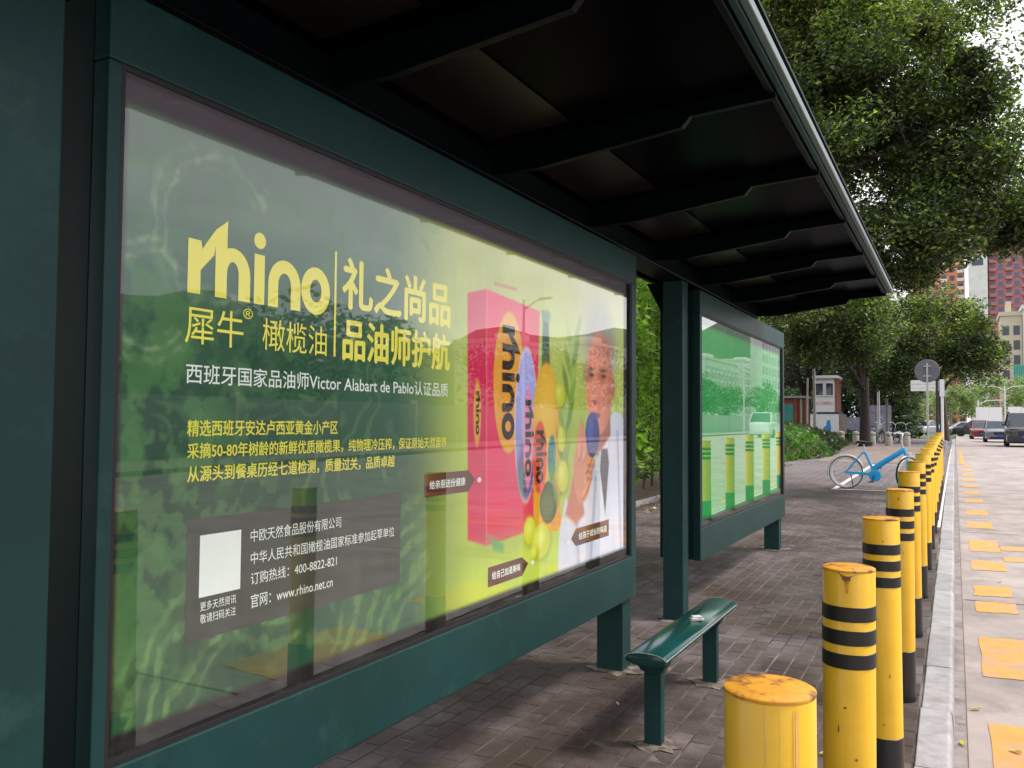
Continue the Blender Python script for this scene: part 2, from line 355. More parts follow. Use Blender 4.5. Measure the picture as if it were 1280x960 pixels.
# leaves lying in the gutter and on the road
lm = leafmat('fallen_leaf', (.45, .38, .06), (.55, .46, .08), .2)
for k, (x, y, r_) in enumerate([(.072, 5.63, .5), (.0, 5.0, 1.7), (.235, 5.02, 2.6), (.35, 9.9, 1.0), (-.55, 4.2, .4)]):
    b = MB(); s_ = .034
    b.add([(-s_, 0, .004), (-s_*.4, .014, .010), (s_*.5, .013, .007), (s_, 0, .012), (s_*.4, -.014, .006), (-s_*.5, -.012, .012), (0, 0, .002)], [(6,0,1),(6,1,2),(6,2,3),(6,3,4),(6,4,5),(6,5,0)])
    zz = g(y)-.126 if x > 0 else (g(y)-.12 if x > -.04 else g(y)+.006)
    o = b.build('fallen_leaf', lm); o.location = (x, y, zz+.002); o.rotation_euler.z = r_
    tag(o, ['yellow leaf lying on the road beside the third nearest kerb stone', 'curled yellow leaf lying in the gutter against the kerb', 'small leaf lying on the nearest yellow road block', 'tiny leaf on the road past the first slab joint', 'leaf lying on the bricks between bench and bollards'][k], 'leaf', 'fallen leaves')

# ------------------------------------------------------------------ bus shelter
sh = thing('bus_shelter', 'dark green steel bus shelter with ribbed overhanging roof and square columns', 'bus shelter')
RY0, RY1 = -1.6, 9.13
def ceil_z(x):
    if x >= -1.92: return 2.705+(x+1.92)*(2.80-2.705)/(1.34)
    return 2.705+(-1.92-x)*.22
BY = [-1.25, -.1, 1.08, 2.24, 3.35, 4.50, 5.66, 6.80, 7.93, 9.07]
bp = [(-2.44, 2.80), (-2.10, 2.655), (-1.90, 2.60), (-1.60, 2.60), (-.965, 2.682), (-.93, 2.722), (-.60, 2.742), (-.60, 2.80), (-1.92, 2.706), (-2.44, 2.82)]
for y in BY:
    b = MB(); b.prism(bp, y-.012, y+.012); bo = b.build('beam', M['green_dark'], sh, bevel=.003)
    b = MB()
    fl = bp[:7]
    for (xa, za), (xb, zb) in zip(fl, fl[1:]):
        b.add([(xa, y-.016, za), (xb, y-.016, zb), (xb, y+.016, zb), (xa, y+.016, za), (xa, y-.016, za-.005), (xb, y-.016, zb-.005), (xb, y+.016, zb-.005), (xa, y+.016, za-.005)],
              [(0,3,2,1),(4,5,6,7),(0,1,5,4),(1,2,6,5),(2,3,7,6),(3,0,4,7)])
    b.build('flange', M['green_dark'], bo)
ed = [RY0]+BY[1:-1]+[RY1]
for i in range(len(ed)-1):
    ya, yb = ed[i]+.002, ed[i+1]-.002; b = MB()
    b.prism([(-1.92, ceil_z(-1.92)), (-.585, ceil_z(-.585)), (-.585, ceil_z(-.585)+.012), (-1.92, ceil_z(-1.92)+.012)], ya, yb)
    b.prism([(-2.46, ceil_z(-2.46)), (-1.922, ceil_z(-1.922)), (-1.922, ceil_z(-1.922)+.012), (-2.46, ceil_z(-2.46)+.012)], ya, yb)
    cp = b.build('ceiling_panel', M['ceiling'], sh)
    b = MB(); ym = (ya+yb)/2
    for x0, x1 in ((-1.78, -1.40),):
        b.add([(x0, ya+.12, ceil_z(x0)-.006), (x1, ya+.12, ceil_z(x1)-.006), (x1, yb-.12, ceil_z(x1)-.006), (x0, yb-.12, ceil_z(x0)-.006)], [(0, 1, 2, 3)])
    b.build('perforated_panel', M['mesh_panel'], cp)
b = MB(); b.prism([(-2.48, 2.845), (-1.92, 2.735), (-.545, 2.838), (-.545, 2.85), (-1.92, 2.765), (-2.48, 2.86)], RY0-.02, RY1+.02); b.build('roof_sheet', M['green_dark'], sh)
b = MB(); b.box(-.572, -.545, RY0-.03, RY1+.03, 2.776, 2.812); b.build('fascia', M['fascia'], sh, bevel=.004)
b = MB(); b.box(-.600, -.574, RY0-.03, RY1+.03, 2.768, 2.81); b.build('inner_lip', M['green'], sh, bevel=.003)
b = MB(); b.box(-.632, -.606, RY0-.03, RY1+.03, 2.754, 2.80); b.build('gutter_channel', M['green_dark'], sh, bevel=.004)
b = MB(); b.box(-2.50, -2.462, RY0-.03, RY1+.03, 2.775, 2.86); b.build('rear_fascia', M['green_dark'], sh, bevel=.004)
b = MB(); b.box(-2.02, -1.82, RY0, RY1, 2.575, 2.70); b.build('spine_beam', M['green_dark'], sh, bevel=.006)
def column(y0, y1, x0, x1):
    b = MB(); b.box(x0, x1, y0, y1, g(y0)-.02, 2.574); c = b.build('column', M['green'], sh, bevel=.006)
    b = MB(); ym = (y0+y1)/2
    b.prism([(x0-.001, 2.30), (x0-.001, 2.568), (x0-.14, 2.568)], ym-.035, ym+.035); b.build('bracket', M['green_dark'], c)
    b = MB(); b.box(x0-.03, x1+.03, y0-.03, y1+.03, g(y0)-.01, g(y0)+.014)
    b.build('base_plate', M['green'], c, bevel=.003)
column(6.36, 6.51, -1.99, -1.835); column(.90, 1.215, -1.95, -1.745)
apron(-1.9, 6.40, .22, .17)

# ------------------------------------------------------------------ advertising light boxes
M['glass'] = bpy.data.materials.new('glass'); m = M['glass']; m.use_nodes = True; n = m.node_tree.nodes; l = m.node_tree.links.new; n.clear()
o_ = n.new('ShaderNodeOutputMaterial'); tr = n.new('ShaderNodeBsdfTransparent'); gl = n.new('ShaderNodeBsdfGlossy'); gl.inputs['Roughness'].default_value = .012
fr = n.new('ShaderNodeFresnel'); fr.inputs[0].default_value = 1.55; mi = n.new('ShaderNodeMixShader'); gl.inputs['Color'].default_value = (1, 1, 1, 1); tr.inputs['Color'].default_value = (.97, .985, .975, 1)
gb = n.new('ShaderNodeNewGeometry'); mt = n.new('ShaderNodeMath'); mt.operation = 'SUBTRACT'; mt.inputs[0].default_value = 1; l(gb.outputs['Backfacing'], mt.inputs[1])
mk = n.new('ShaderNodeMath'); mk.operation = 'MULTIPLY'; l(fr.outputs[0], mk.inputs[0]); l(mt.outputs[0], mk.inputs[1]); mk2 = n.new('ShaderNodeMath'); mk2.operation = 'MULTIPLY'; mk2.use_clamp = True; l(mk.outputs[0], mk2.inputs[0]); mk2.inputs[1].default_value = 1.45
l(mk2.outputs[0], mi.inputs[0]); l(tr.outputs[0], mi.inputs[1]); l(gl.outputs[0], mi.inputs[2]); df = n.new('ShaderNodeBsdfDiffuse'); df.inputs[0].default_value = (.6, .6, .56, 1); dn = n.new('ShaderNodeTexNoise'); dn.inputs['Scale'].default_value = 5; dn.inputs['Detail'].default_value = 12; dn.inputs['Roughness'].default_value = .75
dm = n.new('ShaderNodeMapping'); dm.inputs['Scale'].default_value = (1, 1, .35); dg_ = n.new('ShaderNodeTexCoord'); l(dg_.outputs['Object'], dm.inputs[0]); l(dm.outputs[0], dn.inputs['Vector'])
dr = n.new('ShaderNodeMapRange'); dr.inputs['From Min'].default_value = .48; dr.inputs['From Max'].default_value = .80; dr.inputs['To Min'].default_value = .001; dr.inputs['To Max'].default_value = .05; l(dn.outputs['Fac'], dr.inputs[0])
m2 = n.new('ShaderNodeMixShader'); l(dr.outputs[0], m2.inputs[0]); l(mi.outputs[0], m2.inputs[1]); l(df.outputs[0], m2.inputs[2]); l(m2.outputs[0], o_.inputs[0])
def printmat(name, col=None, em=.3, attr=None):
    m = bpy.data.materials.new(name); m.use_nodes = True; n = m.node_tree.nodes; b = n['Principled BSDF']; b.inputs['Roughness'].default_value = .6; b.inputs['Specular IOR Level'].default_value = .25
    if attr:
        a = n.new('ShaderNodeAttribute'); a.attribute_name = attr
        m.node_tree.links.new(a.outputs['Color'], b.inputs['Base Color']); m.node_tree.links.new(a.outputs['Color'], b.inputs['Emission Color'])
    else:
        b.inputs['Base Color'].default_value = (*col, 1); b.inputs['Emission Color'].default_value = (*col, 1)
    b.inputs['Emission Strength'].default_value = em
    return m
EM = .24
M['p_yellow'] = printmat('print_yellow', s2l((246, 232, 96)), EM); M['p_gold'] = printmat('print_gold', s2l((226, 215, 70)), EM)
M['p_white'] = printmat('print_white', s2l((232, 234, 228)), EM); M['p_panel'] = printmat('print_grey', s2l((62, 66, 58)), .15)
M['p_brown'] = printmat('print_brown', s2l((92, 44, 36)), .2); M['p_dark'] = printmat('print_dark', s2l((50, 22, 20)), .1)
M['cabinet'] = mat('cabinet_paint', (.004, .024, .024), .5, spec=.2, var=.2, vscale=2)
def lightbox(label, ya, yb, gy0, gy1, legs, nm='advertising_light_box'):
    t = thing(nm, label, 'light box', (0, 0, 0), group='street light boxes of the bus shelter')
    z0, z1 = .435, 2.53; gz0, gz1 = .682, 2.352; fx = -1.765
    b = MB(); b.box(-2.09, -1.822, ya+.004, yb-.004, z0+.004, z1-.004); b.build('cabinet', M['cabinet'], t, bevel=.006)
    for args in ((ya, yb, gz1, z1), (ya, yb, z0, gz0)):
        b = MB(); b.box(-1.821, fx, *args[:2], args[2], args[3]); b.build('frame_rail', M['green'], t, bevel=.005)
    for y0, y1 in ((ya, gy0), (gy1, yb)):
        b = MB(); b.box(-1.821, fx-.002, y0+.001, y1, gz0+.001, gz1-.001); b.build('frame_stile', M['green'], t, bevel=.004)
    b = MB()
    s_ = .012
    for y0, y1, a, c in ((gy0+.0005, gy1-.0005, gz0+.0005, gz0+s_), (gy0+.0005, gy1-.0005, gz1-s_, gz1-.0005), (gy0+.0005, gy0+s_, gz0+s_, gz1-s_), (gy1-s_, gy1-.0005, gz0+s_, gz1-s_)):
        b.box(-1.783, -1.772, y0, y1, a, c)
    b.build('gasket', M['black'], t)
    b = MB(); b.box(-1.789, -1.784, gy0+.003, gy1-.003, gz0+.003, gz1-.003); b.build('glass_pane', M['glass'], t)
    b = MB(); b.add([(-1.8195, gy0, gz0), (-1.8195, gy1, gz0), (-1.8195, gy1, gz1), (-1.8195, gy0, gz1)], [(0, 1, 2, 3)]); b.build('backing', M['black'], t)
    for y in legs:
        b = MB(); b.box(-1.965, -1.80, y-.075, y+.075, g(y)-.02, z0+.006); b.build('leg', M['green'], t, bevel=.005)
        apron(-1.88, y, .20, .17)
    return t
box1 = lightbox('large lit advertising box with the food oil poster, nearest the camera', 1.342, 5.105, 1.382, 5.02, (1.6, 5.03))
box2 = lightbox('farther advertising box with plain green poster beyond the shelter column', 6.60, 10.25, 6.665, 10.17, (10.13,))

# ------------------------------------------------------------------ poster picture, painted procedurally on a fine mesh
def vnoise(y, z, f, seed):
    rs = np.random.RandomState(seed); T = rs.rand(64, 64); a = y*f; b = z*f
    i = np.floor(a).astype(int); j = np.floor(b).astype(int); u = a-i; v = b-j; u = u*u*(3-2*u); v = v*v*(3-2*v)
    t = lambda p, q: T[p % 64, q % 64]
    return (t(i, j)*(1-u)+t(i+1, j)*u)*(1-v)+(t(i, j+1)*(1-u)+t(i+1, j+1)*u)*v
def fbm(y, z, f, seed, o=4):
    s = 0; a = .5; tot = 0
    for k in range(o): s = s+a*vnoise(y+3.1*k, z+1.7*k, f*2**k, seed+k); tot += a; a *= .55
    return s/tot
SS = lambda e0, e1, x: (lambda t: t*t*(3-2*t))(np.clip((x-e0)/(e1-e0), 0, 1))
lin = lambda c: np.array(s2l(c))
def grid_mesh(name, ys, zs, x, col, m, parent):
    ny, nz = len(ys), len(zs); Yg, Zg = np.meshgrid(ys, zs, indexing='ij')
    me = bpy.data.meshes.new(name); V = np.stack([np.full(Yg.shape, x), Yg, Zg], -1).reshape(-1, 3)
    me.vertices.add(len(V)); me.vertices.foreach_set('co', V.reshape(-1).astype(np.float32))
    i = np.arange(ny-1)[:, None]*nz+np.arange(nz-1)[None]; q = np.stack([i, i+nz, i+nz+1, i+1], -1).reshape(-1, 4); n_ = len(q)
    me.loops.add(n_*4); me.loops.foreach_set('vertex_index', q.reshape(-1).astype(np.int32))
    me.polygons.add(n_); me.polygons.foreach_set('loop_start', np.arange(0, n_*4, 4, dtype=np.int32)); me.polygons.foreach_set('loop_total', np.full(n_, 4, dtype=np.int32))
    me.update(calc_edges=True); at = me.color_attributes.new('print', 'FLOAT_COLOR', 'POINT')
    cc = np.ones((len(V), 4), np.float32); cc[:, :3] = np.clip(col.reshape(-1, 3), 0, 1); at.data.foreach_set('color', cc.reshape(-1)); me.materials.append(m)
    o = bpy.data.objects.new(name, me); C.objects.link(o); o.parent = parent; return o
s_ = np.linspace(0, 1, 640); ys = 1.386+(5.016-1.386)*(s_**1.15); zs = np.linspace(.686, 2.348, 300)
Y, Z = np.meshgrid(ys, zs, indexing='ij'); A = np.zeros(Y.shape+(3,))
def over(mask, c, a=1.):
    global A
    c = np.array(c) if not callable(c) else c(); m_ = (mask*a)[..., None]; A = A*(1-m_)+c*m_
def ell(cy, cz, hy, hz, soft=.006, tilt=0):
    dy, dz_ = Y-cy, Z-cz
    if tilt: dy = dy-dz_*tilt
    d = np.sqrt((dy/hy)**2+(dz_/hz)**2); return 1-SS(1-soft/min(hy, hz), 1+soft/min(hy, hz), d)
def poly(pts, soft=.006):
    d = np.full(Y.shape, 1e9); ins = np.zeros(Y.shape, bool); n_ = len(pts)
    for i in range(n_):
        (y0, z0), (y1, z1) = pts[i], pts[(i+1) % n_]; ey, ez = y1-y0, z1-z0
        t = np.clip(((Y-y0)*ey+(Z-z0)*ez)/(ey*ey+ez*ez+1e-12), 0, 1); d = np.minimum(d, np.hypot(Y-y0-t*ey, Z-z0-t*ez))
        if z0 != z1: c = ((z0 > Z) != (z1 > Z)) & (Y < (y1-y0)*(Z-z0)/(z1-z0)+y0); ins ^= c
    return np.clip(.5+np.where(ins, d, -d)/(2*soft), 0, 1)
# background: deep green at the left running to lime under the pack
t = SS(2.55, 3.15, Y+.10*(Z-1.5)+.12*(fbm(Y, Z, 1.3, 5)-.5))
top = SS(1.3, 2.3, Z)
dk = lin((36, 90, 62))*(1-top[..., None])+lin((62, 104, 84))*top[..., None]; lm_ = lin((186, 204, 74))*(1-top[..., None]*.75)+lin((205, 208, 130))*top[..., None]*.75  # lime pales upwards: mirrored sky put into its colour
dk = dk*(1-SS(1.7, 2.25, Z)[..., None]*.6)+lin((150, 162, 140))*SS(1.7, 2.25, Z)[..., None]*.6*(.55+.9*fbm(Y, Z, 1.6, 101, 5))[..., None]  # cloudy sky reflection painted pale into the upper green
A = dk*(1-t[..., None])+lm_*t[..., None]
A *= (.82+.36*fbm(Y, Z, 2.2, 9))[..., None]*(1-.45*(1-SS(1.9, 3.2, Y))*(1-.5*top))[..., None]
# brushed swirls
wy = fbm(Y, Z, 1.5, 21)*1.6; wz = fbm(Y, Z, 1.5, 31)*1.6
ln = np.sin(34*(wy+wz*.7)+9*fbm(Y, Z, 6, 41)); lines = SS(.35, .95, ln)*SS(.35, .6, fbm(Y, Z, 9, 51))
reg = np.clip(SS(.42, .60, fbm(Y, Z, 1.1, 61))+.25, 0, 1)*(1-SS(2.5, 3.1, Y))
over(lines*reg, lin((88, 130, 78)), .40)
# mottled leaf green around the left edge
mot = SS(.47, .60, fbm(Y, Z, 13, 71, 5))*SS(1.62, 1.38, Y+.0*Z+.45*np.abs(Z-1.45)-.30); over(mot, lin((74, 122, 66)), .6)
mot2 = SS(.50, .58, fbm(Y, Z, 17, 75, 4))*(1-SS(1.62, 2.3, Y))*SS(.95, 1.2, Z)*(1-SS(1.55, 1.9, Z)); over(mot2, lin((78, 126, 70)), .45)
# sweeping strand bottom left
def arc(cy, cz, r0_, r1_, a0, a1, colr, al, fr=90):
    r_ = np.hypot(Y-cy, Z-cz); a_ = np.degrees(np.arctan2(Z-cz, Y-cy)) % 360
    m_ = SS(r0_-.02, r0_+.03, r_)*(1-SS(r1_-.03, r1_+.02, r_))*SS(a0, a0+12, a_)*(1-SS(a1-12, a1, a_))
    st = (.25+.75*SS(-.2, .8, np.sin(fr*(r_+.10*fbm(Y, Z, 5, 81)+.05*fbm(Y, Z, 16, 82))+7*fbm(Y, Z, 4, 83))))*(.35+.65*SS(.36, .58, fbm(a_*.05, r_*9, 1.3, 84, 5)))*(.5+.5*SS(.4, .55, fbm(Y, Z, 26, 85, 3))); over(m_*st, lin(colr), al)
arc(1.98, .62, .33, .60, 88, 182, (112, 150, 86), .6); arc(2.02, 1.22, .30, .42, 190, 285, (104, 146, 84), .7, 120)
arc(1.72, 2.02, .16, .24, 20, 300, (165, 185, 150), .40, 140); arc(1.50, 1.80, .10, .17, 30, 330, (165, 185, 150), .38, 150); arc(2.9, .55, .35, .7, 95, 175, (140, 180, 90), .3, 80)
# tall cardboard pack (left side and front)
L1 = poly([(3.0815, 2.0291), (3.2432, 2.0684), (3.2600, .9639), (3.1001, 1.007)], .005); over(L1, lin((218, 30, 84)))
Rr = poly([(3.2432, 2.0684), (3.7797, 2.0337), (3.7352, .9837), (3.2600, .9639)], .005); over(Rr, lambda: lin((236, 36, 92))[None, None]*(1.0+.25*(vnoise(Y, Z, 2, 3)-.5))[..., None])
over(poly([(3.2430, 2.0684), (3.2500, 2.0684), (3.2660, .9639), (3.2590, .9639)], .004), lin((240, 120, 150)), .8)
over(ell(3.50, 1.05, .30, .035, .05), lin((120, 20, 50)), .25)
over(poly([(3.31, 2.095), (3.53, 2.098), (3.53, 2.112), (3.31, 2.108)], .006), lin((225, 90, 120)), .8)
over(ell(3.45, .955, .42, .05, .05), lin((110, 130, 50)), .35)
# ovals
over(ell(3.4645, 1.674, .157, .326), lin((200, 40, 50))); over(ell(3.4645, 1.674, .151, .3197), lin((246, 168, 52)))
over(ell(3.1733, 1.5329, .0314, .1348), lin((240, 170, 50)))
over(ell(3.640, 1.4828, .120, .362), lin((235, 225, 240))); over(ell(3.640, 1.4828, .1132, .3544), lambda: lin((150, 148, 205))[None, None]*(.55+.9*SS(1.05, 1.7, Z))[..., None])
over(ell(3.635, 1.27, .085, .12, .03), lin((70, 60, 120)), .8); over(ell(3.60, 1.22, .03, .06, .02), lin((70, 130, 120)), .8)
over(ell(3.66, 1.42, .050, .24), lin((240, 140, 190)))
# glass bottle neck, orange tin
over(poly([(3.80, 1.72), (3.815, 1.98), (3.80, 2.04), (3.89, 2.04), (3.885, 1.98), (3.905, 1.72)], .006), lin((44, 92, 70))); over(ell(3.86, 2.02, .05, .035), lin((120, 170, 120)), .7)
over(ell(3.862, 1.50, .150, .285), lin((242, 178, 40))); over(poly([(3.712, 1.50), (4.010, 1.50), (4.045, 1.02), (3.93, .95), (3.725, 1.00)], .006), lin((236, 168, 44)))
over(ell(3.862, 1.50, .10, .23, .08), lin((252, 214, 90)), .6)
over(ell(3.98, 1.0, .07, .05), lin((225, 150, 40)))
over(ell(3.895, 1.10, .105, .105), lin((60, 84, 40))); over(ell(3.885, 1.09, .07, .07, .03), lin((96, 120, 60)), .7); over(ell(3.93, 1.32, .05, .11), lin((40, 130, 130))); over(ell(3.93, 1.24, .03, .05), lin((40, 160, 90)))
over(ell(3.7908, 1.3232, .078, .178), lin((236, 84, 58)))
# sprig of leaves and olives
for k in range(16):
    cy_ = 4.02+.012*k; cz_ = 1.15+.055*k; over(ell(cy_+(.05 if k % 2 else -.04), cz_, .030, .085, .012, (.5 if k % 2 else -.4)), lin([(120, 160, 60), (86, 130, 50), (160, 190, 90)][k % 3]), .75)
for cy_, cz_, a, c in ((3.6844, .9837, .062, .064), (3.8098, .9201, .10, .083), (4.0473, 1.408, .050, .065), (4.0679, 1.2194, .07, .08), (4.0275, 1.6322, .06, .06), (3.73, .875, .03, .03)):
    over(ell(cy_+.012, cz_-.014, a*1.05, c*1.03, .03), lin((110, 130, 30)), .5); over(ell(cy_, cz_, a, c), lin((206, 208, 40))); over(ell(cy_-a*.2, cz_+c*.25, a*.5, c*.5, .04), lin((238, 240, 120)), .8)
over(poly([(3.27, 1.01), (3.33, .935), (3.42, .915), (3.42, .96), (3.34, .985)], .012), lin((70, 160, 96)), .8)
# man in a white coat smelling a tasting glass
over(SS(4.15, 4.35, Y)*SS(1.9, 2.3, Z), lin((205, 200, 190)), .35)
coat = [(4.0062, .6894), (4.0231, .9274), (4.1015, 1.1151), (4.2179, .9766), (4.3707, 1.1298), (4.4973, 1.3075), (4.64, 1.4473), (4.80, 1.56), (4.93, 1.545), (5.05, 1.44), (5.1246, 1.25), (5.1246, .646)]
over(poly(coat, .008), lambda: lin((226, 226, 244))[None, None]*(.72+.5*fbm(Y*1.7, Z*.6, 3.2, 91))[..., None])
for a, b_, c_, d_ in ((4.52, 1.2, 4.44, .7), (4.86, 1.45, 4.93, .7), (4.25, .98, 4.28, .7)):
    n1 = np.abs((Y-a)-(Z-b_)*(c_-a)/(d_-b_)); over((1-SS(.0, .035, n1))*(Z < b_)*(Z > .69), lin((150, 152, 188)), .6)
over(poly([(4.50, 1.30), (4.62, 1.46), (4.72, 1.45), (4.68, 1.10), (4.60, 1.0)], .008), lin((236, 236, 246)))
over(poly([(4.60, 1.345), (4.70, 1.345), (4.725, 1.26), (4.665, .965), (4.585, 1.22)], .006), lin((42, 46, 70)))
over(poly([(4.53, 1.30), (4.56, 1.62), (4.74, 1.62), (4.75, 1.42), (4.64, 1.36)], .012), lin((176, 96, 78)))
over(ell(4.575, 1.97, .230, .215, .12)*(.55+.6*fbm(Y*2, Z, 7, 111)), lin((158, 156, 158))); over(ell(4.62, 1.86, .20, .15, .08), lin((160, 150, 150)), .8)
over(ell(4.790, 1.70, .030, .065, .01), lin((196, 112, 92)))
over(ell(4.575, 1.715, .205, .285, .014), lambda: lin((236, 140, 114))[None, None]*(1.15-.45*SS(4.5, 4.8, Y)+.0*Z)[..., None])
over(ell(4.60, 1.93, .19, .06, .05), lin((186, 92, 74)), .6)
over(ell(4.40, 1.76, .07, .05, .02), lin((150, 84, 70)), .6); over(ell(4.60, 1.76, .07, .045, .02), lin((150, 84, 70)), .5)
for e in (4.455, 4.635): over(ell(e, 1.79, .05, .010, .006), lin((90, 66, 60)), .9); over(ell(e, 1.757, .036, .010, .006), lin((60, 40, 38)), .9)
over(poly([(4.50, 1.76), (4.545, 1.76), (4.56, 1.63), (4.50, 1.60), (4.455, 1.635)], .014), lin((228, 146, 118)), .8); over(ell(4.51, 1.607, .045, .014, .008), lin((150, 70, 58)), .8)
over(ell(4.52, 1.535, .065, .016, .007), lin((150, 56, 56)), .9)
over(ell(4.55, 1.46, .09, .035, .03), lin((236, 160, 130)), .4)
over(poly([(4.10, 1.02), (4.20, 1.22), (4.30, 1.16), (4.36, 1.0), (4.24, .95)], .012), lin((205, 120, 92)))
over(ell(4.325, 1.235, .125, .175, .010), lin((222, 138, 106)))
for k, (cy_, cz_, a, c, tl_) in enumerate([(4.29, 1.40, .034, .10, .15), (4.36, 1.36, .030, .075, .4), (4.43, 1.30, .030, .072, .8), (4.42, 1.22, .030, .070, 1.0), (4.39, 1.15, .028, .060, 1.1)]):
    over(ell(cy_+.008, cz_-.006, a*1.2, c*1.05, .010, tl_), lin((150, 76, 58)), .7); over(ell(cy_, cz_, a, c, .006, tl_), lin((232, 152, 120)))
over(ell(4.468, 1.425, .105, .125), lin((34, 46, 128))); over(ell(4.44, 1.46, .05, .07, .03), lin((80, 100, 190)), .7); over(ell(4.49, 1.525, .07, .020), lin((70, 80, 150)), .8)
over(ell(4.345, 1.40, .030, .075, .006, -.3), lin((228, 146, 114)), 1)
# margin: unlit edge shade painted dark, mirrored sky painted grey towards the top
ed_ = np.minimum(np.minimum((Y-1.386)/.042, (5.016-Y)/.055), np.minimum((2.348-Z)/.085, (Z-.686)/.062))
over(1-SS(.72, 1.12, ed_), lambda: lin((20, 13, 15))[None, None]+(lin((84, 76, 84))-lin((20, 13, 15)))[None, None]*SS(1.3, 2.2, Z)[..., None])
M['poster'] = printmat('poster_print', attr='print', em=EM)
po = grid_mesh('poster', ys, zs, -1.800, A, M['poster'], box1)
M['poster_green'] = printmat('green_poster_print', attr='print', em=.5)
s2 = np.linspace(0, 1, 60); Y, Z = np.meshgrid(6.67+3.495*s2, np.linspace(.686, 2.348, 60), indexing='ij')
A = lin((8, 150, 66))[None, None]*(.75+.45*fbm(Y, Z, .9, 15))[..., None]; A = A*(1-SS(8, 10.3, Y)[..., None]*.3)+lin((120, 205, 140))*SS(8, 10.3, Y)[..., None]*.3
ed_ = np.minimum(np.minimum((Y-6.67)/.05, (10.165-Y)/.07), np.minimum((2.348-Z)/.085, (Z-.686)/.06)); A = A*SS(.7, 1.1, ed_)[..., None]+.01  # unlit edge shade painted into the green print
grid_mesh('poster', 6.67+3.495*s2, np.linspace(.686, 2.348, 60), -1.800, A, M['poster_green'], box2)

# ------------------------------------------------------------------ lettering and flat print
def text(body, y0, y1, z0, z1, m, bold=0, x=-1.797, turn=False, name='lettering', parent=None):
    cu = bpy.data.curves.new('t', 'FONT'); cu.body = body; cu.resolution_u = 3
    o = bpy.data.objects.new('t', cu); C.objects.link(o); dg = bpy.context.evaluated_depsgraph_get()
    me = bpy.data.meshes.new_from_object(o.evaluated_get(dg)); bpy.data.objects.remove(o); bpy.data.curves.remove(cu)
    me.name = name; n_ = len(me.vertices); co = np.zeros(n_*3, np.float32); me.vertices.foreach_get('co', co); co = co.reshape(-1, 3)
    a, b_ = co[:, :2].min(0), co[:, :2].max(0); q = (co[:, :2]-a)/np.maximum(b_-a, 1e-6)
    if turn: q = np.stack([q[:, 1], 1-q[:, 0]], -1)       # lettering that reads downwards
    out_ = np.zeros((n_, 3), np.float32); out_[:, 1] = y0+q[:, 0]*(y1-y0); out_[:, 2] = z0+q[:, 1]*(z1-z0)
    if bold:
        vv_ = [tuple(v) for v in out_]; ff_ = [tuple(p.vertices) for p in me.polygons]; hw = bold*(y1-y0)/max(1., len(body))*1.0; B2 = MB()
        for k_, (da, dc) in enumerate(((0, 0), (-hw, 0), (hw, 0), (0, -hw*.8), (0, hw*.8))): B2.add([(k_*.00006, v[1]+da, v[2]+dc) for v in vv_], ff_)
        me = B2.mesh(name, m); out_ = np.array(B2.v, np.float32)
    me.vertices.foreach_set('co', out_.reshape(-1)); me.materials.clear(); me.materials.append(m); me.update()
    p = bpy.data.objects.new(name, me); C.objects.link(p); p.parent = parent or po; p.location.x = x; return p
T = [("礼之尚品", 2.2638, 2.9375, 1.871, 2.038, 'p_yellow', .030), ("品油师护航", 2.2687, 2.9381, 1.6981, 1.8366, 'p_yellow', .030),
 ("犀牛", 1.6125, 1.8208, 1.6983, 1.8005, 'p_yellow', 0), ("®", 1.8179, 1.8566, 1.785, 1.8145, 'p_yellow', 0), ("橄榄油", 1.8969, 2.1848, 1.7024, 1.7958, 'p_yellow', 0),
 ("西班牙国家品油师Victor Alabart de Pablo认证品质", 1.6197, 2.9302, 1.5927, 1.6462, 'p_white', .012),
 ("精选西班牙安达卢西亚黄金小产区", 1.628, 2.2474, 1.4529, 1.4968, 'p_gold', .020),
 ("采摘50-80年树龄的新鲜优质橄榄果，纯物理冷压榨，保证原始天然营养", 1.6298, 2.923, 1.3934, 1.4353, 'p_gold', .020),
 ("从源头到餐桌历经七道检测，质量过关，品质卓越", 1.6315, 2.5693, 1.3316, 1.3745, 'p_gold', .020),
 ("更多天然资讯", 1.6845, 1.8132, .9871, 1.0118, 'p_white', 0), ("敬请扫码关注", 1.6854, 1.8132, .9542, .9790, 'p_white', 0),
 ("中欧天然食品股份有限公司", 1.8651, 2.2722, 1.148, 1.1845, 'p_white', 0), ("中华人民共和国橄榄油国家标准参加起草单位", 1.8669, 2.5737, 1.0844, 1.1203, 'p_white', 0),
 ("订购热线：400-8822-821", 1.8685, 2.2527, 1.026, 1.0616, 'p_white', 0), ("官网：www.rhino.net.cn", 1.8702, 2.2336, .9606, .9994, 'p_white', 0),
 ("给亲朋送份健康", 2.805, 3.0738, 1.2353, 1.2687, 'p_white', .02), ("给自己加道美味", 3.3096, 3.580, .812, .8464, 'p_white', .02), ("给孩子成长的味道", 4.2725, 4.6811, .8701, .9083, 'p_white', .02)]
for b_, y0, y1, z0, z1, m_, bo in T: text(b_, y0, y1, z0, z1, M[m_], bo)
def flat(pts, m_, x=-1.798, name='print_shape'):
    b = MB(); b.add([(0, p[0], p[1]) for p in pts], [tuple(range(len(pts)))]); o = b.build(name, M[m_], po); o.location.x = x; return o
flat([(2.2210, 1.7048), (2.2310, 1.7048), (2.2310, 2.049), (2.2210, 2.049)], 'p_yellow', name='divider_line')
flat([(1.637, .912), (2.6149, .912), (2.6149, 1.235), (1.637, 1.235)], 'p_panel', -1.7988, 'contact_panel')
flat([(1.6800, 1.0235), (1.8290, 1.0235), (1.8290, 1.1885), (1.6800, 1.1885)], 'p_white', name='blank_square')
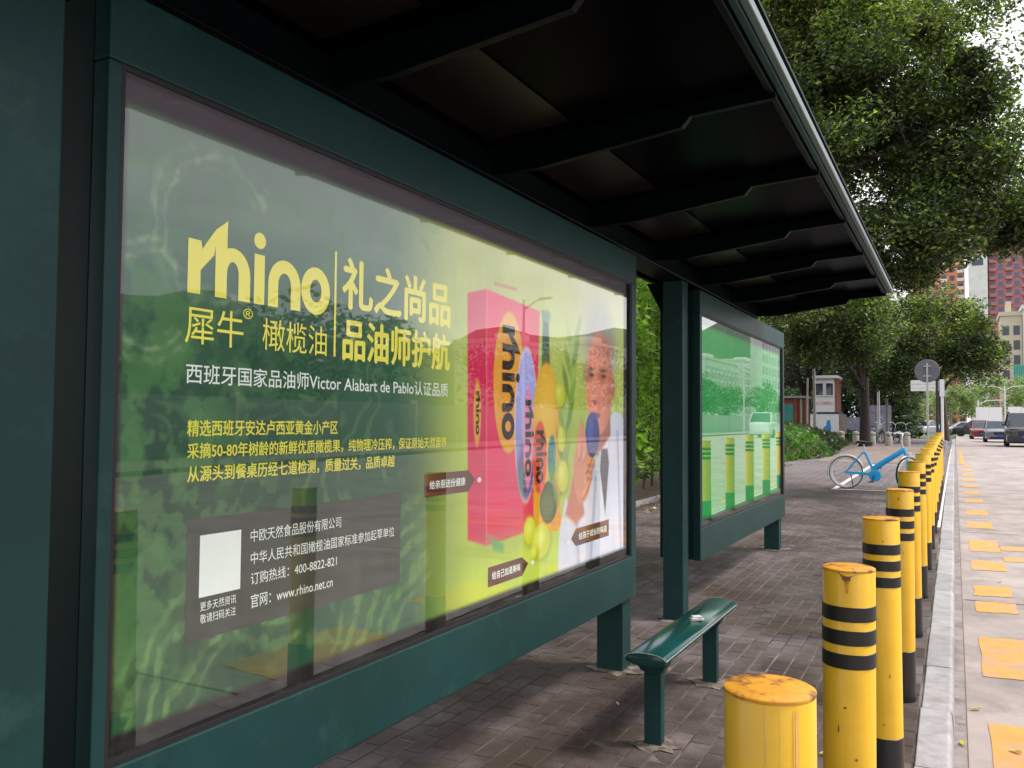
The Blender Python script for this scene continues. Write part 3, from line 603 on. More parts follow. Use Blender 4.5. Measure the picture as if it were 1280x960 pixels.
flat([(2.7671, 1.2073), (3.1037, 1.2073), (3.1581, 1.252), (3.1037, 1.295), (2.7671, 1.295)], 'p_brown', -1.7988, 'caption_tag')
flat([(3.2756, .785), (3.6025, .785), (3.6669, .8334), (3.6025, .870), (3.2756, .870)], 'p_brown', -1.7988, 'caption_tag')
flat([(4.1733, .8869), (4.2355, .9337), (4.7205, .936), (4.7205, .8419), (4.2360, .8419)], 'p_brown', -1.7988, 'caption_tag')
for y, z in ((3.192, 1.25), (3.712, .8296), (4.135, .8737)):
    flat([(y+.017*math.cos(t*math.pi/8), z+.011*math.sin(t*math.pi/8)) for t in range(16)], 'p_white', name='dot')
def logo(f, m_, x=-1.7965):
    """heavy rounded lower-case word; coordinates in x-heights, f maps them to the poster"""
    Z0, Z1 = 0, 1.0; P = []
    def arch(a0, a1, b0, b1, top=1.0, low=0.):
        oc = (a0+b1)/2; orr = (b1-a0)/2; ic = (a1+b0)/2; ir = (b0-a1)/2; oh = min(.52, top-low); pts = [(a0, low)]
        pts += [(oc-orr*math.cos(t), top-oh+oh*math.sin(t)) for t in np.linspace(0, math.pi, 17)] + [(b1, low), (b0, low)]
        ih = oh-.27; pts += [(ic+ir*math.cos(t), top-oh+ih*math.sin(t)) for t in np.linspace(0, math.pi, 15)] + [(a1, low)]
        return pts
    P.append([(0, 0), (.30, 0), (.30, .52), (.42, .70), (.60, .82), (.60, 1.02), (.46, .94), (.34, .82), (.30, 1.0), (0, 1.0)])
    P.append([(.30, .45), (.62, .78), (.66, 1.0), (.93, 1.12), (.955, 1.50), (.66, 1.28), (.44, 1.0), (.30, .80)])
    P.append(arch(.654, .945, 1.25, 1.56)); P.append([(.654, .45), (.945, .45), (.945, 1.30), (.80, 1.25), (.654, 1.12)])
    P.append([(1.665, 0), (1.955, 0), (1.955, 1.0), (1.665, 1.0)])
    P.append([(1.81+.165*math.cos(t), 1.28+.165*math.sin(t)) for t in np.linspace(0, 2*math.pi, 21)[:-1]])
    P.append(arch(2.06, 2.35, 2.73, 3.03))
    b = MB()
    for k, p in enumerate(P): b.add([(k*.00012, *f(*q)) for q in p], [tuple(range(len(p)))])
    k_ = 28; o_ = [(3.53+.475*math.cos(t), .5+.52*math.sin(t)) for t in np.linspace(0, 2*math.pi, k_+1)[:-1]]; i_ = [(3.53+.19*math.cos(t), .5+.25*math.sin(t)) for t in np.linspace(0, 2*math.pi, k_+1)[:-1]]
    b.add([(0, *f(*q)) for q in o_+i_], [(j, (j+1) % k_, (j+1) % k_+k_, j+k_) for j in range(k_)])
    o = b.build('logo_lettering', m_, po); o.location.x = x; return o
sx = 1.0; U = .1447
logo(lambda a, c: (1.6167+a*U, 1.8325+c*U), M['p_yellow'])
def down(cy_, z_top, z_bot, h):
    s = (z_top-z_bot)/4.0; return lambda a, c: (cy_+(c-.6)*h, z_top-a*s)
logo(down(3.462, 1.93, 1.415, .118), M['p_dark']); logo(down(3.1733, 1.625, 1.44, .026), M['p_dark'])
logo(down(3.662, 1.60, 1.24, .060), M['p_panel']); logo(down(3.792, 1.455, 1.20, .080), M['p_dark'])

# ------------------------------------------------------------------ bollards
def ringband(b, r_, z0, z1): b.lathe([(r_, z0), (r_+.0012, z0+.001), (r_+.0012, z1-.001), (r_, z1)], 40)
def make_bollard(H, bands=True, first=False):
    t = thing('bollard', 'x', 'bollard'); r_ = .070
    b = MB(); b.lathe([(r_, .27), (r_, H-.006), (r_-.002, H-.002), (r_-.006, H-.001)], 40); b.build('post', M['yellow'], t, smooth=True)
    b = MB(); b.lathe([(r_+.002, -.03), (r_+.002, .27), (r_, .272)], 40); b.build('foot', M['foot'], t, smooth=True)
    b = MB(); pr = [(r_-.001, H-.004), (r_-.001, H+.002), (r_-.004, H+.0035), (.0001, H+.001)]; b.lathe(pr, 40); b.build('cap', M['cap'], t, smooth=True)
    b = MB(); b.lathe([(r_+.0004, H-.004), (r_+.0009, H-.002), (r_+.0006, H+.001), (r_-.003, H+.0025)], 40); b.build('rim', M['cap'], t, smooth=True)
    if bands:
        for z in (.140, .205, .270):
            b = MB(); ringband(b, r_+.0006, H-z, H-z+.041); b.build('band', M['band'], t, smooth=True)
    return t
SP = [(1.43, -.270, 1.125), (2.63, -.286, 1.123), (3.82, -.276, 1.130), (5.21, -.290, 1.135)]
ysb = [6.70, 8.10, 9.55, 11.0, 12.45, 13.9, 15.35, 16.8, 18.25, 19.7]
SP += [(y, -.305-.006*(y-6.7)*.5, 1.14) for y in ysb]
bl = ['nearest yellow bollard, cut by the bottom edge, rusty top and no black bands', 'second nearest yellow bollard, with a chipped rusty rim and three black bands', 'third nearest yellow bollard, its black foot at the bottom of the picture', 'fourth nearest yellow bollard, its whole black foot showing by the kerb']
ordn = ['fifth', 'sixth', 'seventh', 'eighth', 'ninth', 'tenth', 'eleventh', 'twelfth', 'thirteenth']
first = make_bollard(1.125, False); proto = make_bollard(1.135, True)
for i, (y, x, H) in enumerate(SP):
    o = first if i == 0 else (proto if i == 1 else copy_tree(proto))
    o.location = (x, y, g(y)); o.scale.z = H/(1.125 if i == 0 else 1.135)
    o.rotation_euler = (random.gauss(0, .006), random.gauss(0, .006) if i else 0, random.uniform(0, 6.28))
    lab = bl[i] if i < 4 else ('last and farthest bollard of the yellow row along the kerb' if i == len(SP)-1 else '%s bollard from the camera in the yellow row along the kerb' % ordn[i-4])
    tag(o, lab, 'bollard', 'yellow bollards along the kerb')
# chipped paint under the rim of the second bollard; pale upright streaks on the first
def patch(root, pts, m_, r_=.0722, name='paint_chip'):
    b = MB(); n_ = len(pts); c_ = np.mean(pts, 0)
    f = lambda a, z: (r_*math.cos(a), r_*math.sin(a), z)
    b.v = [f(*c_)]+[f(*p) for p in pts]; b.f = [(0, i+1, (i+1) % n_+1) for i in range(n_)]; b.m = [0]*n_
    o = b.build(name, m_, root); return o
b2 = [o for o in SC.objects if o.get('label') == bl[1]][0]; b2.rotation_euler.z = 0
cam_a = math.atan2(-2.63, .286)
patch(b2, [(cam_a-.50, 1.134), (cam_a-.38, 1.129), (cam_a-.27, 1.120), (cam_a-.20, 1.108), (cam_a-.17, 1.112), (cam_a-.10, 1.101), (cam_a-.04, 1.112), (cam_a+.03, 1.106), (cam_a+.07, 1.121), (cam_a+.28, 1.128), (cam_a+.5, 1.134)], M['rust'], .0713)
patch(b2, [(cam_a-.14, 1.103), (cam_a-.04, 1.108), (cam_a+.0, 1.10), (cam_a-.03, 1.078), (cam_a-.09, 1.073)], mat('old_yellow', (.58, .30, .02), .5, var=.4, vscale=60), .0715)
b3_, b4_ = [[o for o in SC.objects if o.get('label') == bl[q]][0] for q in (2, 3)]
for rt, sp in ((b3_, [(.1, 1.05, .03, .006), (-.3, .74, .05, .004), (.35, .52, .03, .010), (.0, .33, .06, .004)]), (b4_, [(-.1, 1.09, .05, .006), (.2, .80, .02, .012), (-.35, .60, .05, .004)]), (b2, [(-.35, .70, .03, .012), (.3, .62, .06, .004), (.1, .50, .02, .008), (-.1, .76, .07, .003)])):
    rt.rotation_euler.z = 0
    for da_, zz_, wa_, wz_ in sp:
        k_ = 7; patch(rt, [(cam_a-.05+da_+wa_*math.cos(q*2*math.pi/k_)*random.uniform(.6, 1.2), zz_+wz_*math.sin(q*2*math.pi/k_)*random.uniform(.6, 1.2)) for q in range(k_)], M['rust'], .0712)
patch(b2, [(cam_a+.0, .88), (cam_a+.05, .878), (cam_a+.05, .865), (cam_a+.0, .867)], M['rust'], .0712)
first.rotation_euler.z = 0; a0 = math.atan2(-1.43, .27)
for q_, w_2, zb_ in ((.50, .02, .93), (.56, .035, .80), (.63, .015, 1.0), (.20, .012, 1.02), (-.1, .02, 1.05)): patch(first, [(a0+q_, 1.116), (a0+q_+w_2, 1.112), (a0+q_+w_2*1.3, 1.0), (a0+q_+w_2*.6, zb_), (a0+q_+w_2*.2, zb_), (a0+q_-w_2*.2, 1.0)], M['streak'], .0712, 'paint_run')
patch(first, [(a0+.17, .995), (a0+.24, .998), (a0+.25, .93), (a0+.17, .93)], mat('grey_scuff', (.3, .28, .26), .6, var=.3), .0713, 'scuff')

# ------------------------------------------------------------------ bench
be = thing('bench', 'low green metal bench with curved seat on two legs beside the light box', 'bench', (-1.285, 4.55, g(4.5)))
b = MB(); w_, n_ = .098, 10
prof = [(w_*math.sin(t)*1.0, .028*math.cos(t*1.0)) for t in np.linspace(-math.pi/2, math.pi/2, n_+1)]
top = [(x, .420+z) for x, z in prof]
seat = top+[(w_-.004, .402), (.05, .388), (-.05, .388), (-w_+.004, .402)]
b.prism(seat[::-1], -.71, .70); b.build('seat', mat('bench_green', (.008, .058, .055), .16, spec=.6, var=.3, vscale=3, bump=.06, bscale=50), be, smooth=True, bevel=.004)
M['wornedge'] = mat('worn_edge', (.30, .36, .34), .5, var=.5, vscale=60)
b = MB(); b.tube([(w_+.000, -.705, .419), (w_+.000, .695, .419)], .0028, 6); b.tube([(p[0], -.713, p[1]+.0) for p in top], .0022, 5); b.build('worn_edge', M['wornedge'], be)
for y in (-.58, .46):
    b = MB(); b.box(-.04, .043, y-.028, y+.028, -.02, .389); l_g = b.build('leg', M['green'], be, bevel=.004)
    b = MB(); b.prism([(-.075, .387), (.075, .387), (.055, .345), (.0, .325), (-.055, .345)], y-.045, y+.045); b.build('bracket', M['green'], l_g, bevel=.005)
    apron(-1.27, 4.55+y, .15, .11)
pk = thing('tissue_packet', 'small crumpled white packet left on the green bench seat', 'litter', (-1.255, 4.61, g(4.5)+.446), .5)
b = MB(); b.box(-.032, .032, -.020, .020, .0, .012); b.box(-.026, .024, -.014, .016, .0125, .022)
for i, v in enumerate(b.v): b.v[i] = (v[0]+random.uniform(-.006, .006), v[1]+random.uniform(-.006, .006), v[2]+random.uniform(-.002, .004))
b.build('packet', M['white'], pk, bevel=.003)

# ------------------------------------------------------------------ bicycles
M['blue'] = mat('bike_blue', (.025, .42, .90), .35, var=.04, vscale=10, coat=.2); M['bwhite'] = mat('bike_white', (.74, .74, .74), .35); M['bblack'] = mat('bike_black', (.015, .015, .02), .45)
M['dkframe'] = mat('dark_bike_frame', (.05, .05, .07), .4)
def make_bike(fm, rim_m, label, loc, rz, group=None, lean=.03):
    t = thing('bicycle', label, 'bicycle', loc, rz, group, rx=lean); RW = .33
    for wi in (0, 1):
        wx = 0; steer = (1.14 if wi else 0, R(58) if wi else 0)
        b = MB(); b.lathe([(RW-.013+.013*math.cos(a), .02*math.sin(a)) for a in np.linspace(0, 2*math.pi, 9)[:-1]], 40, (wx, 0, RW), 'y', closed=True); wh = b.build('wheel', M['tyre'], t, smooth=True); wh.location.x, wh.rotation_euler.z = steer
        b = MB(); b.lathe([(RW-.062, -.014), (RW-.020, -.024), (RW-.020, .024), (RW-.062, .014)], 40, (wx, 0, RW), 'y', closed=True); b.lathe([(RW-.030+.013*math.cos(a), .024*math.sin(a)) for a in np.linspace(0, 2*math.pi, 7)[:-1]], 40, (wx, 0, RW), 'y', closed=True); b.build('rim', rim_m, wh)
        b = MB(); b.tube([(wx, -.05, RW), (wx, .05, RW)], .022, 10); b.build('hub', M['metal'], wh)
        b = MB()
        for k in range(24):
            a = 2*math.pi*k/24; a2 = a+(.35 if k % 2 else -.35); sgn = .03 if (k//2) % 2 else -.03
            b.tube([(wx+.02*math.cos(a2), sgn, RW+.02*math.sin(a2)), (wx+(RW-.05)*math.cos(a), 0, RW+(RW-.05)*math.sin(a))], .0022, 4, caps=False)
        b.build('spokes', M['metal'], wh)
        a0_, a1_ = (20, 190) if wi == 0 else (-5, 125)
        b = MB(); n_ = 18
        for k in range(n_+1):
            a = R(a0_+(a1_-a0_)*k/n_)
            for yy, rr_ in ((-.032, RW+.022), (-.02, RW+.034), (.02, RW+.034), (.032, RW+.022)): b.v.append((wx+rr_*math.cos(a), yy, RW+rr_*math.sin(a)))
        for k in range(n_):
            for q in range(3): i = k*4+q; b.f.append((i, i+1, i+5, i+4)); b.m.append(0)
        fd = b.build('fender', M['bwhite'] if fm is M['blue'] else M['dkframe'], t, smooth=True); fd.location.x, fd.rotation_euler.z = steer; md = fd.modifiers.new('s', 'SOLIDIFY'); md.thickness = .003
    BB = (.53, 0, .29); SCl = (.37, 0, .74); HT, HB = (1.075, 0, .84), (1.125, 0, .68)
    b = MB(); b.tube([(.50, 0, .40), (.60, 0, .47), (1.08, 0, .80)], [.03, .056, .050], 12); b.tube([BB, (.50, 0, .42), SCl], [.03, .026, .024], 10)
    b.tube([HT, HB], .030, 12); b.tube([SCl, (.30, 0, .72)], .022, 8)
    for s in (-.045, .045): b.tube([(0, s, RW), (.15, s, .33), BB], .014, 8); b.tube([(0, s, RW), (.30, s*.7, .71), SCl], .013, 8)
    b.tube([BB, (.52, 0, .44), (.62, 0, .50)], [.04, .045, .03], 10); b.build('frame', fm, t, smooth=True)
    b = MB()
    for s in (-.05, .05): b.tube([(1.125, s*.6, .68), (1.14, s, .62), (1.145, s, .33)], .015, 8)
    b.build('fork', fm, t, smooth=True)
    b = MB(); b.lathe([(.0, -.062), (.105, -.062), (.118, -.055), (.118, -.042), (.0, -.04)], 26, (.555, 0, .285), 'y'); b.prism([(.50, .335), (.10, .352), (.0, .352), (-.02, .33), (.0, .308), (.10, .305), (.50, .27)], -.058, -.046); b.build('chain_guard', fm, t, bevel=.004)
    b = MB(); b.tube([(.55, -.08, .29), (.49, -.085, .16)], .010, 6); b.tube([(.55, .08, .29), (.61, .085, .42)], .010, 6); b.build('crank', M['bblack'], t)
    b = MB(); b.box(.44, .54, -.17, -.09, .150, .172); b.box(.56, .66, .09, .17, .41, .432); b.build('pedal', M['bblack'], t, bevel=.005)
    b = MB(); b.tube([(.10, -.06, .30), (.14, -.12, .13), (.16, -.15, .03)], .010, 6); b.build('kickstand', M['bblack'], t)
    b = MB(); b.tube([SCl, (.345, 0, .90)], .015, 8); b.build('seat_post', M['bwhite'], t)
    b = MB(); sec = [(.20, .075, .93), (.24, .085, .955), (.32, .075, .95), (.42, .03, .935), (.50, .018, .93), (.515, .008, .922)]; k = 10
    for x_, hw, z_ in sec:
        for q in range(k): a = 2*math.pi*q/k; b.v.append((x_, hw*math.cos(a), z_+.022*math.sin(a)-(.012 if math.sin(a) < 0 else 0)))
    for i in range(len(sec)-1):
        for q in range(k): b.f.append((i*k+q, i*k+(q+1) % k, (i+1)*k+(q+1) % k, (i+1)*k+q)); b.m.append(0)
    b.f += [tuple(range(k)), tuple(range((len(sec)-1)*k, len(sec)*k))]; b.m += [0, 0]; b.build('saddle', M['bblack'], t, smooth=True)
    b = MB(); b.tube([(1.075, 0, .82), (1.045, 0, .96), (1.04, 0, 1.02)], .014, 8)
    for s in (-1, 1): b.tube([(1.04, 0, 1.02), (1.06, s*.10, 1.12), (.98, s*.24, 1.15), (.86, s*.30, 1.10)], .017, 8)
    b.build('handlebar', M['bwhite'], t, smooth=True)
    b = MB()
    for s in (-1, 1): b.tube([(.93, s*.27, 1.13), (.83, s*.31, 1.085)], .017, 8)
    b.build('grip', M['bblack'], t)
    b = MB(); b.box(1.15, 1.21, -.035, .035, .70, .75); b.build('lamp', M['bwhite'] if fm is M['blue'] else M['bblack'], t, bevel=.008)
    b = MB(); b.box(-.24, -.22, -.003, .003, .30, .36); b.build('reflector', mat('reflector_orange', (.8, .35, .2), .3), t)
    return t
make_bike(M['blue'], M['bwhite'], 'sky blue bicycle with white rims parked on the painted bay line', (-2.03, 18.78, g(18.78)+.006), R(-3))
db = None
for k, (x, y, a, lb) in enumerate([(-4.2, 50, 62, 'dark bicycle parked far off, leftmost of the three dark ones'), (-3.3, 51, 78, 'dark bicycle parked far off, between two other dark ones'), (-2.5, 52, 96, 'dark bicycle parked far off, rightmost of the three dark ones')]):
    if db is None: db = make_bike(M['dkframe'], M['metal'], lb, (x, y, g(y)), R(a), 'dark bicycles parked far down the pavement'); o = db
    else:
        o = copy_tree(db); o.location = (x, y, g(y)); o.rotation_euler.z = R(a); o['label'] = lb
# short stone posts across the pavement end
stp = None
for k, (x, y) in enumerate([(-5.3, 47), (-4.55, 46.5), (-3.75, 46), (-3.0, 46), (-2.2, 46)]):
    if stp is None:
        stp = thing('stone_post', 'x', 'stone post', group='short stone posts across the pavement'); b = MB(); b.lathe([(.17, -.05), (.16, .45), (.13, .5), (.17, .56), (.15, .66), (.0, .70)], 14); b.build('shaft', mat('stone', (.38, .34, .30), .85, var=.2, vscale=8), stp, smooth=True); o = stp
    else: o = copy_tree(stp)
    o.location = (x, y, g(y)); tag(o, ['short stone post next to the hedge bank, leftmost of its row', 'short stone post, second from the left of its row', 'short stone post in the middle of its row', 'short stone post, second from the right of its row', 'short stone post nearest the kerb, rightmost of its row'][k], 'stone post')

for k, (x, y, a_, lb) in enumerate([(-.62, 6.1, .3, 'tiny cigarette end on the bricks beyond the bench'), (-.95, 3.2, 1.4, 'tiny cigarette end on the bricks near the bench'), (-1.62, 4.4, 2.2, 'tiny cigarette end lying under the light box edge')]):
    t_ = thing('cigarette_end', lb, 'litter', (x, y, g(y)+.0095), a_, 'cigarette ends on the paving'); b = MB(); b.tube([(0, 0, 0), (.018, 0, 0)], .004, 8); b.build('paper', M['white'], t_); b = MB(); b.tube([(.0181, 0, 0), (.030, 0, 0)], .0041, 8); b.build('filter', M['streak'], t_)

M['bark_dark'] = mat('dark_bark', (.030, .022, .019), .9, var=.4, vscale=9, bump=.9, bscale=25)
# ------------------------------------------------------------------ vegetation
def leaves(name, P, size, m, parent=None, up=.45, drop=0, curl=.25, aspect=.42):
    """rhombic folded leaves (4 corners, bent along the midrib) at points P"""
    n = len(P); d = NR.normal(0, 1, (n, 3)); d[:, 2] = d[:, 2]*.55-drop; d /= np.linalg.norm(d, axis=1)[:, None]
    s = NR.normal(0, 1, (n, 3)); s[:, 2] *= (1-up); s -= d*(s*d).sum(1)[:, None]; s /= np.linalg.norm(s, axis=1)[:, None]
    L_ = (size*NR.uniform(.65, 1.35, n))[:, None]; nn = np.cross(d, s)
    a = P; b_ = P+d*L_*.5+s*L_*aspect*.5+nn*L_*curl*.2; c = P+d*L_+nn*L_*-.1; e = P+d*L_*.5-s*L_*aspect*.5+nn*L_*curl*.2
    V = np.stack([a, b_, c, e], 1); me = bulk(name, V, 4, m); o = bpy.data.objects.new(name, me); C.objects.link(o)
    if parent: o.parent = parent
    return o
def clumps(cen, rad, ncl, per, rc, seed, flat_=.75, hollow=.35, bottom=-.8):
    rs = np.random.RandomState(seed); out_ = []; cc = []
    cen = np.array(cen, float); rad = np.array(rad, float)
    while len(cc) < ncl:
        v = rs.normal(0, 1, 3); v /= np.linalg.norm(v); q = rs.uniform(hollow, 1)**.6
        if v[2] < bottom: continue
        p = cen+v*rad*q*(1+.16*math.sin(5*math.atan2(v[1], v[0])+seed)+.12*math.sin(7*v[2]+seed*2)); cc.append(p)
    for p in cc:
        r_ = rc*rs.uniform(.55, 1.3); k = int(per*rs.uniform(.6, 1.3)); v = rs.normal(0, 1, (k, 3)); v /= np.linalg.norm(v, axis=1)[:, None]
        v *= rs.uniform(.2, 1, k)[:, None]**.5; v[:, 2] *= flat_; out_.append(p+v*r_)
    return np.concatenate(out_), np.array(cc)
def tree(label, x, y, zg, trunk_h, tr_r, cen, rad, ncl, per, rc, leaf, m, seed, lean=(0, 0), group='trees', bark='bark', nl=14, twigs=0, mixm=None, nm='tree', extra=()):
    t = thing(nm, label, 'tree', (x, y, zg), 0, group); rs = random.Random(seed); b = MB()
    top = Vector((cen[0]-x, cen[1]-y, cen[2]-zg)); th = Vector((lean[0], lean[1], trunk_h))
    b.tube([(0, 0, -.3), (0, 0, .15), (lean[0]*.4, lean[1]*.4, trunk_h*.5), th], [tr_r*1.5, tr_r*1.1, tr_r*.9, tr_r*.75], 10)
    b.build('trunk', M[bark], t, smooth=True)
    P, cc = clumps(cen, rad, ncl, per, rc, seed)
    for ec, er, en in extra:
        P2, c2 = clumps(ec, er, en, per, rc, seed+77, bottom=-1.1); P = np.concatenate([P, P2]); cc = np.concatenate([cc, c2])
    off = np.array([x, y, zg]); b = MB()
    lim = rs.sample(range(len(cc)), min(nl, len(cc)))
    for i in lim:
        q = Vector(cc[i]-off); st = th*rs.uniform(.7, 1.0); mid = st.lerp(q, .5)+Vector((rs.uniform(-.4, .4), rs.uniform(-.4, .4), rs.uniform(0, .8)))
        b.tube([st, st.lerp(mid, .5)+Vector((0, 0, .15)), mid, q], [tr_r*.5, tr_r*.36, tr_r*.22, tr_r*.06], 6, caps=False)
    b.build('limb', M[bark], t, smooth=True)
    if twigs:
        b = MB(); cl = list(cc)
        for i in range(twigs):
            q = Vector(cl[rs.randrange(len(cl))]-off); w2 = Vector(cl[rs.randrange(len(cl))]-off)
            if (w2-q).length > 2.2: w2 = q+(w2-q).normalized()*2.0
            b.tube([q, q.lerp(w2, .5)+Vector((0, 0, rs.uniform(-.1, .25))), w2], [.022, .014, .006], 5, caps=False)
        b.build('twigs', M[bark], t)
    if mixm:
        k = NR.rand(len(P)) < .30+.3*(P[:, 2] > cen[2]); leaves('crown', P[~k]-off, leaf, M[m], t, drop=.25); leaves('lit_crown', P[k]-off, leaf, M[mixm], t, drop=.25)  # sunlit leaves painted in: paler material, commoner in the upper crown
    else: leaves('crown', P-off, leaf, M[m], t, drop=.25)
    return t
G = 'trees along the pavement and road'
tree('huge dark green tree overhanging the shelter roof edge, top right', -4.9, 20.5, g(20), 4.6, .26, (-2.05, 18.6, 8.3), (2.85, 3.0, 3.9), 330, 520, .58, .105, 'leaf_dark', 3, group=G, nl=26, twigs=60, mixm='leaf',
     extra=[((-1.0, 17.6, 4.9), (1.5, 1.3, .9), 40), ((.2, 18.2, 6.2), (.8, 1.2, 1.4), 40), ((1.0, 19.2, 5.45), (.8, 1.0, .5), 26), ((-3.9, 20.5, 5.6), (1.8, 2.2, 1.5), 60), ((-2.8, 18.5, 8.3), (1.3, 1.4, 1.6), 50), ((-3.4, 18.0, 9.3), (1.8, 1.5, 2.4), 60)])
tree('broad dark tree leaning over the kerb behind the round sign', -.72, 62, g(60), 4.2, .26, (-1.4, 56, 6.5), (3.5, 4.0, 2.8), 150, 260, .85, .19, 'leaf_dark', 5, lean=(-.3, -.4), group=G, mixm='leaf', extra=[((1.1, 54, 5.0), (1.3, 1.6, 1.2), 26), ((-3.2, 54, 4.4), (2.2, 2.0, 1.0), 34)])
for k, a in enumerate([(-8.3, 56, (-8, 54, 7.6), (3.8, 4, 4.4), 'thick trunked dark tree just right of the white guard booth'),
    (-13.8, 47, (-12.5, 44, 6.8), (4.2, 4, 4.6), 'dark tree behind the green shed door, left of the guard booth'),
    (-5.6, 72, (-5.2, 68, 6.0), (3.2, 5, 3.0), 'dark tree far back between the two pale thin poles'),
    (-9.6, 36, (-8.6, 36, 6.9), (3.1, 3.2, 3.2), 'dark tree over the hedge bank right of the shelter end'),
    (-3.9, 44, (-4.9, 42, 6.1), (2.3, 3.0, 2.2), 'dark tree whose low boughs hang above the blue bicycle'),
    (-11, 66, (-10.5, 64, 9.5), (4.5, 4.5, 5), 'tall dark tree rising behind the guard booth roof')]):
    tree(a[4], a[0], a[1], .5, 3.2, .24 if k else .34, a[2], a[3], 150, 240, .85, .165, 'leaf_dark', 20+k, group=G, mixm='leaf' if k in (3, 4) else None, nl=9, bark='bark_dark')
# pale bushy trees far down the road
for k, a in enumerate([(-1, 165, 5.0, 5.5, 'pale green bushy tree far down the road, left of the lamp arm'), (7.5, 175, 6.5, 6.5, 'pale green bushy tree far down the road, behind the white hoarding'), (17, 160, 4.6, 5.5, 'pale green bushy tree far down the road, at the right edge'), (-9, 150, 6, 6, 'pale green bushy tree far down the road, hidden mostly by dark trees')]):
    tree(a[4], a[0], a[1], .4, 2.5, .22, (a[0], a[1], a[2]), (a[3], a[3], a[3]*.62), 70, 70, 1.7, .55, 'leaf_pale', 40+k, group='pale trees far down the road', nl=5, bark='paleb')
# palm at the right edge
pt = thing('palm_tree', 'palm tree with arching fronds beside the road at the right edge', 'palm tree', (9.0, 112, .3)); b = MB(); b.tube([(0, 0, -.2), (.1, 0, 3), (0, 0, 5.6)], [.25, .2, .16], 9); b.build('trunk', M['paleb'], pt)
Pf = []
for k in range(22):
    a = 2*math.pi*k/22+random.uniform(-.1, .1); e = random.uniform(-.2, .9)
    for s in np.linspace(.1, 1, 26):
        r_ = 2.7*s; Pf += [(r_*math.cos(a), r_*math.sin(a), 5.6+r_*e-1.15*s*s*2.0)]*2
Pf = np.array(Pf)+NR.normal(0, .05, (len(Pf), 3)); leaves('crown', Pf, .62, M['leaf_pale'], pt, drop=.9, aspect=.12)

# tall hedge behind the shelter (seen between light box and column)
hd = thing('hedge', 'tall bright green leafy hedge seen between light box and column', 'hedge', (-5.6, 16, 0))
n = 42000; P = np.stack([NR.uniform(-.95, .7, n), NR.uniform(-9, 7.5, n), NR.uniform(.05, 1, n)**.8*4.7], -1); P[:, 0] += .22*np.sin(P[:, 1]*2.1)+.18*np.sin(P[:, 2]*3.3+P[:, 1]); P[:, 2] += .35*np.sin(P[:, 1]*1.3)*(P[:, 2] > 3); leaves('foliage', P, .15, M['leaf_light'], hd, drop=.3)
b = MB()
for k in range(26):
    y = -8.8+k*.62; b.tube([(0, y, -.2), (random.uniform(-.1, .2), y+.1, 1.8), (random.uniform(-.2, .3), y+random.uniform(-.3, .3), 4.1)], [.03, .02, .01], 6)
b.build('stems', M['bark'], hd)
sb = strip('planting_bed', -30, PX0-.02, -6, 140, .03, M['soil'], step=2, skew=False); tag(sb, kind='structure')
b = MB(); b.box(PX0-.10, PX0+.01, -6, 27.5, -.2, .14); 
be2 = strip('bed_edging', PX0-.02, PX0+.08, -6, 27, .07, M['kerb'], sb, step=1.5, skew=False); md = be2.modifiers.new('s', 'SOLIDIFY'); md.thickness = .12
n = 900; P = np.stack([NR.uniform(-4.85, -4.2, n)**1, NR.uniform(9, 26, n), np.zeros(n)], -1); P[:, 2] = [g(q)+.02+random.uniform(0, .03) for q in P[:, 1]]
ll = leaves('leaf_litter', P, .07, leafmat('dry_leaf', (.18, .10, .04), (.38, .26, .09), .1), None, up=-.6); tag(ll, kind='stuff')
# planted bank that rises behind the far pavement
def edge_x(y):                       # where the bank meets the paving
    return np.interp(y, [26.5, 27.6, 31.6, 40, 53, 70], [-7.5, -4.9, -3.9, -4.6, -5.4, -6.2])
def bank_z(x, y):
    d = np.clip(edge_x(y)-x, 0, 9); f_ = np.clip((y-26.8)/2.2, 0, 1); return np.array([g(q) for q in np.atleast_1d(y)])+f_*(1-.5*np.clip((y-36)/12, 0, 1))*(.95*(1-np.exp(-d/.9))+.10*d*.6)
b = MB(); ysl = np.arange(26.5, 75, .8)
for y in ysl:
    for k in range(12): x = edge_x(y)-.9*k*1.1; b.v.append((x, y, float(bank_z(x, y)[0])-.03))
for i in range(len(ysl)-1):
    for k in range(11): q = i*12+k; b.f.append((q, q+1, q+13, q+12)); b.m.append(0)
bk = b.build('bank', M['soil']); tag(bk, kind='structure')
n = 46000; y = 26.9+NR.uniform(0, 1, n)**1.5*42; x = edge_x(y)-NR.uniform(0, 1, n)**1.3*9; z = bank_z(x, y)+NR.uniform(0, .22, n)*np.clip((edge_x(y)-x)/.4, .25, 1); P = np.stack([x, y, z], -1)
k = (y < 33)
o = leaves('ground_cover', P[k], .15, M['leaf_cover'], None, up=.1); tag(o, kind='stuff')
o = leaves('far_ground_cover', P[~k], .20, M['leaf_dark'], None, up=.1); tag(o, kind='stuff')
pb = strip('dirt_patch', -3.95, -1.2, 28.5, 45, .012, mat('dusty_ground', (.22, .17, .15), .95, var=.3, vscale=1.5, coord='World'), pav, step=1.5)

